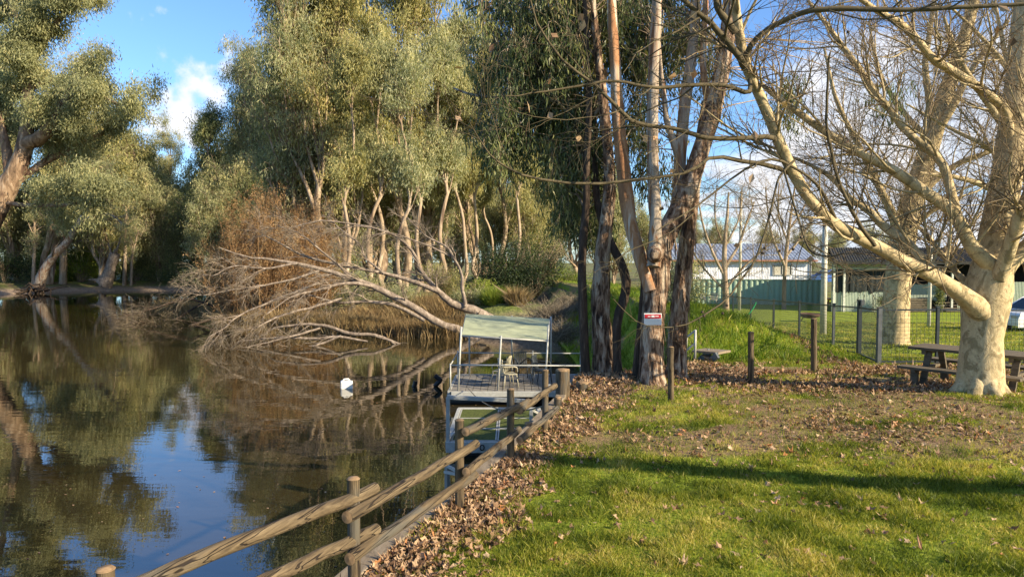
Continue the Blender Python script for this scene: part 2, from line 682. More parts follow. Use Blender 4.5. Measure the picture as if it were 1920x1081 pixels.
M['log_end'] = simple('log_end_grain', (.26, .17, .09), .8, var=.4, scale=30)
M['timber'] = bark('weathered_timber', [(.2, (.10, .075, .05)), (.5, (.24, .19, .13)), (.8, (.36, .30, .22))], (12, 3, 12), None, .004)
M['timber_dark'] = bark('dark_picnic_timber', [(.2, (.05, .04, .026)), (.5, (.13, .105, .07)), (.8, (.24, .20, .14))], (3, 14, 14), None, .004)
M['timber_orange'] = simple('orange_timber', (.55, .27, .12), .6)
M['metal_white'] = simple('galvanised_white_metal', (.42, .42, .385), .45, .1, .15, 10)
M['metal_grey'] = simple('grey_steel', (.10, .11, .115), .5, .4)
M['metal_dark'] = simple('dark_fence_steel', (.035, .045, .05), .45, .2)
M['pole'] = simple('concrete_pole', (.50, .48, .40), .8, bump=.005)
M['black_plastic'] = simple('black_plastic', (.012, .012, .012), .35)
M['canopy'] = simple('sage_canopy_sheet', (.33, .355, .22), .9, var=.2, scale=3)
M['deck_board'] = simple('pontoon_deck', (.22, .20, .17), .8)
M['turf_mat'] = simple('green_deck_mat', (.075, .09, .015), .9, var=.5, scale=20, bump=.01)
M['plastic_cream'] = simple('cream_chair_plastic', (.40, .37, .27), .45, var=.08)
M['plastic_dark'] = simple('dark_chair_plastic', (.05, .06, .07), .45)
M['plastic_white'] = simple('white_jerrycan_plastic', (.80, .79, .72), .4, var=.06)
M['rust_steel'] = simple('rusty_steel', (.13, .07, .045), .8)
M['green_fence'] = simple('pale_green_sheet_steel', (.30, .40, .29), .55, var=.07)
M['green_wall'] = simple('sage_corrugated_wall', (.36, .41, .32), .6, var=.07)
M['white_wall'] = simple('white_corrugated_wall', (.76, .77, .80), .6, var=.05)
M['roof_grey'] = simple('blue_grey_roof_steel', (.25, .29, .36), .45, .2, .1)
M['roof_and_room_shade'] = simple('dark_roof_steel_and_room_shade', (.03, .032, .03), .95)
M['opening_shade'] = simple('opening_shade_dark', (.012, .018, .018), .8)  # near-black colour for the shade inside the building's openings
M['gutter'] = simple('terracotta_gutter', (.30, .13, .07), .6)
M['trim'] = simple('pale_trim', (.55, .56, .47), .6)
M['curtain'] = simple('beige_blind', (.45, .42, .33), .7)
M['glass'] = simple('dark_window_glass', (.03, .035, .04), .08)
M['car_white'] = simple('white_car_paint', (.75, .75, .74), .2, var=.02)
M['car_blue'] = simple('blue_car_paint', (.06, .14, .40), .2, var=.05)
M['tyre'] = simple('tyre_rubber', (.02, .02, .02), .8)
M['terracotta'] = simple('pot_clay', (.30, .27, .22), .8)
M['red'] = simple('red_sign_paint', (.45, .02, .03), .5, var=.1)
M['sign_white'] = simple('white_sign_face', (.72, .72, .70), .5, var=.05)
M['rope_green'] = simple('green_hose', (.04, .35, .12), .5)

# ------------------------------------------------------------------ setting: water, land, far bank


def grid_mesh(name, X, Y, Z, attrs, mat, kind='structure'):
    r, c = X.shape
    mb = MB()
    i = np.arange(r - 1)[:, None] * c + np.arange(c - 1)[None]
    F = np.stack([i, i + 1, i + c + 1, i + c], -1).reshape(-1, 4)
    mb.add(np.stack([X, Y, Z], -1), F, sm=True)
    o = mb.build(name, mat, kind=kind)
    for k, a in attrs.items():
        at = o.data.attributes.new(k, 'FLOAT', 'POINT')
        at.data.foreach_set('value', a.astype(np.float32).ravel())
    return o


# water
m = NT('river_water')
m.base(m.ramp(m.noise(m.coord((.06, .1, 1), 'World'), 1, 3), [(.35, (.020, .016, .006)), (.65, (.044, .033, .013))]))
m.rough(.012)
m.p.inputs['IOR'].default_value = 2.1
m.p.inputs['Specular IOR Level'].default_value = .5
m.p.inputs['Specular Tint'].default_value = (1, 1, 1, 1)
n1 = m.noise(m.coord((1.0, 2.6, 1), 'World'), 1.5, 2, .5)
n2 = m.noise(m.coord((.25, .8, 1), 'World'), 1.1, 2, .5, .5)
m.bump(m.math('ADD', n1, m.math('MULTIPLY', n2, 2.5)), .0016, 1.0)
mb = MB()
mb.add([(-220, -60, WATER_Z), (6, -60, WATER_Z), (6, 220, WATER_Z), (-220, 220, WATER_Z)], [[0, 1, 2, 3]])
mb.build('water', m.m, kind='structure')


def litter_mask(x, y):
    u = x - crest(y)
    s = (1 - smooth(.35, 1.05, u + (fbm(x * 2.2, y * 2.2) - .5) * .9 - .25 * smooth(8.5, 10, y))) * (1 - smooth(10.5, 11.5, y) * .3)
    n = fbm(x * .9 + 5, y * .9)
    mid = smooth(6.6, 8.2, y) * (1 - smooth(11.5, 13, y)) * smooth(.42, .60, n + .07 * smooth(1, 3.5, x)) * .26
    blob = np.zeros_like(x)
    for (cx, cy, rx, ry, a) in ((3.0, 12.6, 2.0, 1.0, .75), (5.8, 11.6, 2.4, 1.0, .9), (1.3, 11.7, .9, .9, 1), (7.5, 13.6, 3.0, .5, .9), (4.4, 13.6, 1.4, .7, .9), (9, 14.2, 3, .7, .9),
                            (11, 13.0, 3, .7, .8), (4.6, 8.6, 1.6, .9, .5), (3.4, 7.6, 1.5, .6, .3)):
        blob = np.maximum(blob, a * (1 - smooth(.6, 1.15, np.sqrt(((x - cx) / rx) ** 2 + ((y - cy) / ry) ** 2) + (fbm(x * 2 + 9, y * 2) - .5) * .6)))
    # along the mesh fence
    fx = np.interp(y, [13.6, 15.1, 23, 33], [7.2, 7.5, 8.75, 10.5])
    blob = np.maximum(blob, .9 * (1 - smooth(.1, .5, np.abs(x - fx + .15) / (1 + 0 * x))) * smooth(13, 14, y) * (1 - smooth(34, 35, y)))
    base = .06 + .14 * smooth(.5, .7, fbm(x * 1.7, y * 1.7 + 40))
    return np.clip(np.maximum(np.maximum(s, mid), np.maximum(blob, base)), 0, 1)


def bare_mask(x, y):
    n = fbm(x * .55 + 11, y * .8 + 3)
    b = smooth(.45, .58, n + .14 * np.exp(-((x - 5) ** 2 / 6 + (y - 8.2) ** 2 / 2.5)))
    b = np.maximum(b, .62 * smooth(.50, .60, fbm(x * 2.3 + 3, y * 3.1 + 8))) * smooth(6.4, 7.8, y) * (1 - smooth(14.5, 16, y))
    b = np.maximum(b, .35 * smooth(.55, .66, fbm(x * 3.3 + 23, y * 3.1 + 8)))
    return np.clip(np.maximum(b, litter_mask(x, y) * .85), 0, 1)


ys = [-5.0]
while ys[-1] < 58:
    y = ys[-1]
    ys.append(y + (.09 if 2 < y < 14 else .09 + max(0, abs(y - 8) - 6) * .02))
ys = np.array(ys)
us = [0.0]
while us[-1] < 150:
    us.append(us[-1] + (.09 if us[-1] < 9 else .09 + (us[-1] - 9) * .06))
us = np.array(us)
ss = np.linspace(1, 0, 14)[:-1]
Yg = np.repeat(ys[:, None], len(ss) + len(us), 1)
cx = crest(ys)[:, None]
w = bankw(ys)[:, None]
Xl = cx - w * ss[None]
Xr = cx + us[None]
Xg = np.concatenate([Xl, Xr], 1)
ztop = zland(cx, ys[:, None])
Zl = ztop + (-2.9 - ztop) * ss[None] ** .85 + (fbm(Xl * 2, Yg[:, :len(ss)] * 2) - .5) * .25 * (w > .5)
Zr = zland(Xr, Yg[:, len(ss):])
Zg = np.concatenate([Zl, Zr], 1)
LIT = litter_mask(Xg, Yg)
BARE = bare_mask(Xg, Yg)
BARE[:, :len(ss)] = np.where(w > .5, .15 + .5 * smooth(.5, .62, fbm(Xl * .8, Yg[:, :len(ss)] * .8)), 1.0)

m = NT('lawn_ground')
pos = m.coord((1, 1, 1), 'World')
f1 = m.noise(pos, 28, 5, .7)
f2 = m.noise(pos, 3.0, 4, .6)
green = m.ramp(f1, [(.3, (.09, .14, .014)), (.5, (.21, .27, .025)), (.72, (.38, .40, .06))])
soil = m.ramp(m.noise(pos, 40, 6, .7), [(.3, (.08, .05, .03)), (.52, (.24, .155, .09)), (.72, (.46, .33, .20))])
soil = m.mix(m.mapr(f2, .4, .65, 0, .6), soil, m.ramp(f1, [(.3, (.14, .14, .035)), (.7, (.36, .34, .09))]))
fac = m.math('ADD', m.attr('bare'), m.math('MULTIPLY', m.math('SUBTRACT', f2, .5), .9))
m.base(m.mix(m.mapr(fac, .36, .62), green, soil))
m.rough(.95)
m.p.inputs['Specular IOR Level'].default_value = .1
m.bump(f1, .035, 1.0)
MAT_LAWN = m.m
grid_mesh('lawn', Xg, Yg, Zg, {'bare': BARE}, MAT_LAWN)

# far bank: distance to the shoreline polygon
SH = np.array([(8, 37.5), (2.3, 38.0), (-.6, 37.3), (-2.8, 38.3), (-5, 41), (-9, 43.5), (-13, 46), (-18, 49.5), (-22, 55), (-25, 64), (-29, 76), (-36, 87), (-45, 91), (-53, 90.5), (-59, 88), (-60, 80),
               (-52, 66), (-44, 50), (-41, 30), (-40, 0), (-45, -55), (8, -55)])


def seg_dist(P, poly):
    d = np.full(len(P), 1e9)
    inside = np.zeros(len(P), bool)
    n = len(poly)
    for i in range(n):
        a = poly[i]
        b = poly[(i + 1) % n]
        ab = b - a
        t = np.clip(((P - a) @ ab) / (ab @ ab), 0, 1)
        d = np.minimum(d, np.linalg.norm(P - a - t[:, None] * ab, axis=1))
        c = ((a[1] > P[:, 1]) != (b[1] > P[:, 1])) & (P[:, 0] < (b[0] - a[0]) * (P[:, 1] - a[1]) / (b[1] - a[1] + 1e-12) + a[0])
        inside ^= c
    return np.where(inside, -d, d)


def zfar(x, y):
    x = np.asarray(x, float)
    y = np.asarray(y, float)
    sh = x.shape
    d = seg_dist(np.stack([x.ravel(), y.ravel()], 1), SH).reshape(sh)
    d = d + (fbm(x * .35, y * .35) - .5) * 1.2
    top = np.where((x > -6), -.75, -1.25) + (fbm(x * .08, y * .08) - .5) * .9
    wd = np.where(x < -30, 7.0, 4.0)
    z = np.where(d < 0, WATER_Z + np.maximum(d * .35, -1.2), WATER_Z + (top - WATER_Z) * smooth(0, 1, np.maximum(d, 0) / wd) ** .8 + 0 * d)
    z = z + np.where(d > 0, .06 + (fbm(x * 1.1, y * 1.1) - .5) * .22, -.08)
    return z, d


gx = np.concatenate([np.arange(-330, -75, 10.), np.arange(-75, 20, .75), np.arange(20, 340, 9.)])
gy = np.concatenate([np.arange(-70, 32, 5.), np.arange(32, 98, .75), np.arange(98, 420, 10.)])
FX, FY = np.meshgrid(gx, gy)
FZ, FD = zfar(FX, FY)
hide = (FX > crest(FY) - 1.0) & (FY < 56)
FZ = np.where(hide, np.where(FY > 40, zland(FX, FY) - .35, -3.4), FZ)
FZ = np.where((FY > 56) & (FX > 5), -1.3, FZ)
sandy = np.clip((1 - smooth(1.5, 4.2, FD)) * (FX < -25) + (1 - smooth(1.4, 2.6, FD)) * (FX > -30) * .9, 0, 1)
m = NT('river_bank_soil')
pos = m.coord((1, 1, 1), 'World')
f1 = m.noise(pos, 5, 6, .7)
f2 = m.noise(pos, .6, 4, .6)
green = m.ramp(f1, [(.3, (.05, .08, .015)), (.5, (.12, .15, .03)), (.7, (.26, .27, .06))])
mud = m.ramp(f1, [(.3, (.16, .11, .075)), (.5, (.34, .25, .175)), (.7, (.48, .37, .27))])
lit = m.ramp(f1, [(.3, (.05, .035, .02)), (.7, (.22, .16, .09))])
m.base(m.mix(m.attr('sandy'), m.mix(m.mapr(f2, .42, .6), green, lit), mud))
m.rough(.95)
m.bump(f1, .12)
grid_mesh('river_bank', FX, FY, FZ, {'sandy': sandy}, m.m)

# ------------------------------------------------------------------ grass and leaf litter (nobody could count them)


def scatter(n, x0, x1, y0, y1, pf, rng=RNG):
    x = rng.uniform(x0, x1, n)
    y = y0 + (y1 - y0) * rng.random(n)
    keep = rng.random(n) < pf(x, y)
    # only what the lens could see, with a margin
    keep &= (np.abs(x) < (y * .80 + 1.2)) & (x > crest(y) + .03)
    return x[keep], y[keep]


def blades(mb, x, y, z, h, w, lean=.45, rng=RNG):
    n = len(x)
    ph = rng.uniform(0, 2 * np.pi, n)
    side = np.stack([np.cos(ph), np.sin(ph), 0 * ph], 1)
    ln = rng.normal(0, lean, (n, 2)) * h[:, None]
    b = np.stack([x, y, z - .004], 1)
    tip = b + np.stack([ln[:, 0], ln[:, 1], h], 1)
    mid = b * .5 + tip * .5 + np.array([0, 0, 1]) * h[:, None] * .12
    V = np.stack([b - side * w[:, None] / 2, b + side * w[:, None] / 2, mid + side * w[:, None] * .4, tip, mid - side * w[:, None] * .4], 1).reshape(-1, 3)
    F = np.arange(n * 5).reshape(-1, 5)
    mb.add(V, F, np.clip(rng.normal(.5, .2, n) + (fbm(x * 1.9 + 50, y * 1.9) - .5) * 1.3, 0, 1))


mb = MB()
gp = lambda x, y: np.clip(1.08 - .95 * bare_mask(x, y), .03, 1) * (.5 + .5 * smooth(.35, .5, fbm(x * 3, y * 3 + 70)))
for (n, x0, x1, y0, y1, h, wd) in ((200000, -.9, 5.2, 3.0, 6.4, .042, .0050), (190000, -.6, 8.2, 6.4, 10.5, .040, .0065), (130000, .5, 14, 10.5, 17, .045, .010), (100000, 4, 24, 17, 34, .05, .018)):
    x, y = scatter(n, x0, x1, y0, y1, gp)
    cl = smooth(.38, .66, fbm(x * 4.5, y * 4.5))
    hh = h * RNG.uniform(.35, 1.6, len(x)) * (.6 + .75 * cl)
    blades(mb, x, y, zland(x, y), hh, np.full(len(x), wd), .55)
mb.build('lawn_grass', M['grass'], label='short green lawn grass with worn patches', cat='grass', kind='stuff')

mb = MB()
n = 60000
y = RNG.uniform(14.8, 40, n)
u = RNG.uniform(-2.2, 4.2, n)
x = crest(y) + u
keep = (RNG.random(n) < smooth(15.2, 18, y) * (.25 + .75 * smooth(.4, .55, fbm(x * .9, y * .9)))) | ((RNG.random(n) < .5) & (y < 19) & (u > .4) & (y > 16))
x, y, u = x[keep], y[keep], u[keep]
ztp = zland(crest(y), y)
sfr = np.clip(-u / np.maximum(bankw(y), .1), 0, 1)
z = np.where(u >= 0, zland(x, y), ztp + (-2.9 - ztp) * sfr ** .85)
k = z > WATER_Z + .05
x, y, z, u = x[k], y[k], z[k], u[k]
h = RNG.uniform(.08, .30, len(x)) * (.5 + fbm(x, y)) * np.where(u > 2.5, .5, 1)
blades(mb, x, y, z, h, np.full(len(x), .016), .5)
mb.build('bank_grass', M['grass_long'], label='long rank green grass on the river bank slope', cat='grass', kind='stuff')

# plane-leaf litter: lobed, curled leaves
TH = np.linspace(0, 2 * np.pi, 11)[:-1]
LOBE = np.array([.55, 1.0, .50, .95, .48, .62, .48, .95, .50, 1.0])
mb = MB()


def litter_leaves(x, y, size, lift=.02):
    n = len(x)
    th0 = RNG.uniform(0, 2 * np.pi, n)
    r = size[:, None] * LOBE[None] * RNG.uniform(.7, 1.15, (n, 10))
    a = TH[None] + RNG.normal(0, .12, (n, 10))
    lx = r * np.cos(a)
    ly = r * np.sin(a) * RNG.uniform(.6, 1, (n, 1))
    c1 = RNG.normal(0, .9, (n, 1))
    c2 = RNG.normal(.4, .8, (n, 1))
    lz = (c1 * lx ** 2 + c2 * ly ** 2) / size[:, None] + RNG.normal(0, .10, (n, 10)) * size[:, None]
    V = np.concatenate([np.zeros((n, 1, 3)), np.stack([lx, ly, lz], -1)], 1)
    t1 = RNG.normal(0, .38, n)
    t2 = RNG.normal(0, .38, n)
    c, s = np.cos(t1), np.sin(t1)
    Y = V[..., 1] * c[:, None] - V[..., 2] * s[:, None]
    Z = V[..., 1] * s[:, None] + V[..., 2] * c[:, None]
    X = V[..., 0]
    c, s = np.cos(t2), np.sin(t2)
    X, Z = X * c[:, None] - Z * s[:, None], X * s[:, None] + Z * c[:, None]
    c, s = np.cos(th0), np.sin(th0)
    X, Y = X * c[:, None] - Y * s[:, None], X * s[:, None] + Y * c[:, None]
    W = np.stack([X + x[:, None], Y + y[:, None], Z + (zland(x, y) + lift * RNG.uniform(.2, 1.6, n))[:, None]], -1)
    b = np.arange(n)[:, None, None] * 11
    j = np.arange(10)
    F = np.stack([0 * j, 1 + j, 1 + (j + 1) % 10], 1)[None] + b
    mb.add(W.reshape(-1, 3), F.reshape(-1, 3), np.repeat(np.clip(RNG.normal(.5, .27, n), 0, 1), 10))


lm = litter_mask
x, y = scatter(42000, -1.6, 5.2, 2.8, 7.2, lambda x, y: lm(x, y) ** 1.3 * np.where(lm(x, y) < .3, .35, 1))
litter_leaves(x, y, RNG.uniform(.018, .054, len(x)), .025)
x, y = scatter(34000, -.6, 8.5, 7.2, 11.2, lambda x, y: lm(x, y) ** 1.4 * .8)
litter_leaves(x, y, RNG.uniform(.018, .058, len(x)), .022)
x, y = scatter(30000, .5, 14, 11.2, 15.5, lambda x, y: lm(x, y) ** 1.4 * .8)
litter_leaves(x, y, RNG.uniform(.035, .08, len(x)), .03)
x, y = scatter(15000, 6, 13, 15.5, 34, lambda x, y: lm(x, y) ** 3)
litter_leaves(x, y, RNG.uniform(.05, .10, len(x)), .03)
mb.build('leaf_litter', M['litter'], label='brown curled plane leaves fallen over the bank edge and lawn', cat='fallen leaves', kind='stuff')

# ------------------------------------------------------------------ near timber: edging, piles, log fence
t = empty('timber_edging', (0.0, 7, 0), 'weathered timber edging board and retaining wall along the river side', 'retaining wall')
mb = MB()
mb2 = MB()
for a, b in zip(CREST[1:-9], CREST[2:-8]):
    if b[0] > 11.5:
        break
    p = np.array([a[1], a[0], 0])
    q = np.array([b[1], b[0], 0])
    d = nrm(q - p)
    mb.beam(p + d * .004 + (-.05, 0, .0), q - d * .004 + (-.05, 0, .0), .15, .07)
    for kk in range(8):
        z = -.16 - kk * .29
        mb2.beam(p + (-.075, 0, z), q + (-.075, 0, z), .05, .275)
mb.build('cap_board', M['timber'], t, bevel=.008)
mb2.build('wall_plank', M['timber'], t)


def pile(px, py, D, wpx, name='timber_pile', label='', h_below=2.6, top=None, tilt=0, K=10):
    p = T(px, py, D)
    r = wpx / 2 * D / FPX
    t = empty(name, (p[0], p[1], p[2]), label, 'timber pile', 'round timber piles along the river edge')
    b = p + np.array([tilt, 0, -h_below])
    P, R = resample([b, (p + b) / 2, p], [r * 1.02, r, r * .97], K)
    mb = MB()
    mb.tubes(P, R, 16, .5, noise=.02)
    mb.build('pile_shaft', M['log_post'], t)
    mb = MB()
    mb.lathe([(0, .012), (r * .6, .010), (r * .97, .001), (r * .99, -.02)], p, 16)
    mb.build('pile_top', M['log_end'], t)
    return p


pile(1055, 692, 10.45, 27, label='tall round timber pile beside the last post of the log rail fence')
pile(1046, 744, 9.6, 15, label='short round pile just behind the end of the lower log rail')
pile(925, 853, 7.55, 28, label='sawn log pile top beyond the edging between second and third rail posts')
pile(991, 792, 8.45, 15, label='small pale pile top showing between the two log rails')
pile(822, 942, 6.2, 40, label='large pile top under the lower rail, left of the post by the dock')
pile(1092, 716, 11.1, 24, label='rough log pile at the foot of the slender dark gum')

posts = [(-1.755, 2.99), (-.92, 4.14), (-.395, 5.71), (.03, 7.07), (.448, 8.32)]
f = empty('log_rail_fence', (posts[2][0], posts[2][1], 0), 'low two-rail fence of round pine logs running along the river edge', 'fence')
ptop = [.725, .76, .747, .745, .737]
for (x, y), h in zip(posts, ptop):
    mb = MB()
    xo = x - .045
    P, R = resample([(xo, y + .02, -.4), (xo, y + .02, .3), (xo, y + .02, h)], [.040, .039, .038], 8)
    mb.tubes(P, R, 16, .5, noise=.015)
    po = mb.build('post', M['log_post'], f)
    mb = MB()
    mb.lathe([(0, .008), (.03, .006), (.041, -.004)], (xo, y + .02, h), 16)
    mb.build('post_top', M['log_end'], po)


def rail(p, q, r=.037, off=.05):
    p = np.array(p, float)
    q = np.array(q, float)
    d = nrm(q - p)
    s = np.array([d[1], -d[0], 0]) * off
    p = p + s
    q = q + s
    n = 9
    tt = np.linspace(0, 1, n)[:, None]
    P = p + (q - p) * tt + RNG.normal(0, .004, (n, 3))
    P, R = resample(P, np.full(n, r) * RNG.uniform(.97, 1.04, n), 22)
    mb = MB()
    mb.tubes(P, R, 18, .5, noise=.015)
    ro = mb.build('rail', M['log_wood'], f)
    for e, sg in ((P[0], -1), (P[-1], 1)):
        mb = MB()
        th = np.linspace(0, 2 * np.pi, 19)[:-1]
        a = nrm(np.cross(d, (0, 0, 1)))
        b = np.cross(a, d)
        ring = e + d * sg * .001 + (np.cos(th)[:, None] * a + np.sin(th)[:, None] * b) * r * .985
        V = np.concatenate([[e + d * sg * .006], ring])
        j = np.arange(18)
        mb.add(V, np.stack([0 * j, 1 + j, 1 + (j + 1) % 18], 1))
        mb.build('rail_end', M['log_end'], ro)


def R3(px, py, D):
    return T(px, py, D)


# traced rails (end points on the sight lines of the photo at each post's distance)
rails = [((150, 1135, 2.7), (703, 915, 4.35)), ((652, 968, 4.0), (893, 832, 5.95)), ((874, 808, 5.6), (990, 752, 7.35)), ((974, 770, 6.95), (1040, 722, 8.6)),
         ((380, 1140, 3.25), (705, 992, 4.35)), ((655, 1046, 4.0), (890, 889, 5.9)), ((874, 884, 5.6), (972, 806, 7.3)), ((974, 825, 6.95), (1044, 765, 8.55))]
for a, b in rails:
    rail(T(*a), T(*b), off=0.0)

# low posts standing in the lawn
for (tp, bp, wpx, lab) in (((1408, 622), (1408, 724), 11, 'straight round wooden post alone in the lawn left of the leaf patch'), ((1526, 597), (1526, 697), 11, 'round wooden post in the lawn in front of the mesh fence'),
                      ((1258, 650), (1258, 752), 11, 'upright round post nearest the big gum trunk, nearer of the leaning pair'), ((1236, 640), (1243, 728), 10, 'leaning shaded post against the foot of the big gum trunk')):
    g = G(*bp)
    D = g[1]
    top = T(tp[0], tp[1], D)
    e = empty('wooden_post', g, lab, 'post', 'round wooden posts standing in the lawn')
    r = wpx / 2 * D / FPX
    mb = MB()
    g2 = g.copy()
    g2[2] = zland(g[0], g[1]) - .15
    P, R = resample([g2, (g2 + top) / 2, top], [r * 1.03, r, r], 8)
    mb.tubes(P, R, 14, .5, noise=.02)
    mb.build('post_shaft', M['log_post'], e)
    mb = MB()
    mb.lathe([(0, .008), (r * .7, .006), (r, -.004)], top, 14)
    mb.build('post_top', M['log_end'], e)

# ------------------------------------------------------------------ trees: distant gums


def hang_leaves(mb, C, L, W, down=.9, rng=RNG, val=None):
    n = len(C)
    D = rng.normal(0, .55, (n, 3)) + np.array([0, 0, -down])
    N = rng.normal(0, 1, (n, 3))
    mb.leaves(C, D, N, L * rng.uniform(.6, 1.3, n), W * rng.uniform(.7, 1.2, n), val)


def gum_tree(seed, H, r0, nl, nleaf, limb0=.10, spread=.30, leafL=.36, leafW=.11, sig=.38, limbang=(.25, .62), lean=.03, K1=6, K2=5, stems=1, droop=0):
    rng = np.random.default_rng(seed)
    tk = MB()
    cr = MB()
    allP = []
    for s in range(stems):
        K = 12
        z = np.linspace(0, H * .93 * (1 - .12 * s), K)
        wob = np.cumsum(rng.normal(0, H * .012, (K, 2)), 0)
        l = rng.normal(0, lean, 2) + (rng.normal(0, .12, 2) if stems > 1 else 0)
        P = np.stack([wob[:, 0] + l[0] * z, wob[:, 1] + l[1] * z, z], 1)
        P[0, :2] = 0
        R = r0 * (1 - .25 * s) * (1 - np.linspace(0, 1, K)) ** .8 + .035
        P, R = resample(P, R, 24)
        R[:3] *= (1.35, 1.15, 1.05)
        P[0, 2] = -.8
        tk.tubes(P, R, 9, .5, noise=.05)
        allP.append((P, R))
    P = np.stack([a[0] for a in allP])
    R = np.stack([a[1] for a in allP])
    A, AR = grow(P, R, nl, H * spread, limbang, .34, .10, 8, limb0, .97, .62, .3, rmin=.035, rng=rng)
    tk.tubes(A, AR, 6, noise=.04)
    B, BR = grow(A, AR, K1, H * spread * .42, (.4, 1.0), .12, .16, 6, .25, 1, .6, .3, grav=droop, rmin=.012, rng=rng)
    tk.tubes(B, BR, 4)
    Cc, CR = grow(B, BR, K2, H * spread * .20, (.4, 1.2), -.05, .22, 5, .2, 1, .6, .4, grav=.12 + droop, rmin=.008, rng=rng)
    tk.tubes(Cc, CR, 3)
    n = len(Cc)
    dens = rng.random(n) < .8
    wt_ = rng.gamma(1.0, 1, dens.sum())
    idx = rng.choice(np.nonzero(dens)[0], nleaf, p=wt_ / wt_.sum())
    nleaf = int(nleaf)
    t = rng.uniform(.15, 1, nleaf) * (Cc.shape[1] - 1)
    i = np.clip(t.astype(int), 0, Cc.shape[1] - 2)
    f = (t - i)[:, None]
    pos = Cc[idx, i] * (1 - f) + Cc[idx, i + 1] * f + np.clip(rng.standard_t(4, (nleaf, 3)), -2.1, 2.1) * sig * np.array([.8, .8, .9])
    cv = rng.normal(.5, .24, n)
    val = np.clip(cv[idx] + rng.normal(0, .17, nleaf), 0, 1)
    hang_leaves(cr, pos, leafL, leafW, rng=rng, val=val, down=1.1)
    return tk, cr


def make_tree(name, mbs, mats, loc, label, cat='tree', group=None):
    e = empty(name, loc, label, cat, group)
    for mb, nm, mt in zip(mbs, ('trunk', 'crown'), mats):
        me = mb.mesh(nm, mt)
        o = bpy.data.objects.new(nm, me)
        COL.objects.link(o)
        o.parent = e
    return e


PRO = {}
specs = {
    'tallA': dict(seed=11, H=30, r0=.34, nl=34, nleaf=25000, limb0=.10, spread=.24, leafL=.40, leafW=.085, lean=.02),
    'tallB': dict(seed=12, H=30, r0=.32, nl=32, nleaf=23000, limb0=.24, spread=.23, leafL=.40, leafW=.085, lean=.03),
    'tallC': dict(seed=13, H=30, r0=.34, nl=28, nleaf=25000, limb0=.10, spread=.27, leafL=.40, leafW=.085, lean=.04, stems=2),
    'slim': dict(seed=14, H=22, r0=.17, nl=18, nleaf=11500, limb0=.38, spread=.20, leafL=.40, leafW=.085, lean=.05),
    'wide': dict(seed=15, H=20, r0=.50, nl=22, nleaf=34000, limb0=.10, spread=.38, leafL=.40, leafW=.085, lean=.06, limbang=(.45, 1.0), stems=3, sig=.45),
    'bushy': dict(seed=16, H=13, r0=.20, nl=22, nleaf=19000, limb0=.10, spread=.36, leafL=.40, leafW=.085, lean=.07, limbang=(.5, 1.1), stems=3, droop=.1),
}
for k, s in specs.items():
    PRO[k] = gum_tree(**s)

MESH = {}


def tree_at(kind, leaf, px, D, H, label, group=None, name='gum_tree', zb=None, rz=None, sx=1.0):
    key = (kind, leaf)
    x = (px - 960) / FPX * D
    z = float(zfar(np.array([x]), np.array([D]))[0][0]) if zb is None else zb
    s = H / specs[kind]['H']
    e = empty(name, (x, D, z), label, 'tree', group)
    if key not in MESH:
        tk, cr = PRO[kind]
        if ('t', kind) not in MESH:
            MESH[('t', kind)] = tk.mesh('trunk', M['far_trunk'])
        MESH[key] = cr.mesh('crown', M[leaf])
    for nm, me in (('trunk', MESH[('t', kind)]), ('crown', MESH[key])):
        o = bpy.data.objects.new(nm, me)
        COL.objects.link(o)
        o.parent = e
    e.scale = (s * sx, s * sx, s)
    e.rotation_euler = (0, 0, RNG.uniform(0, 6.28) if rz is None else rz)
    return e


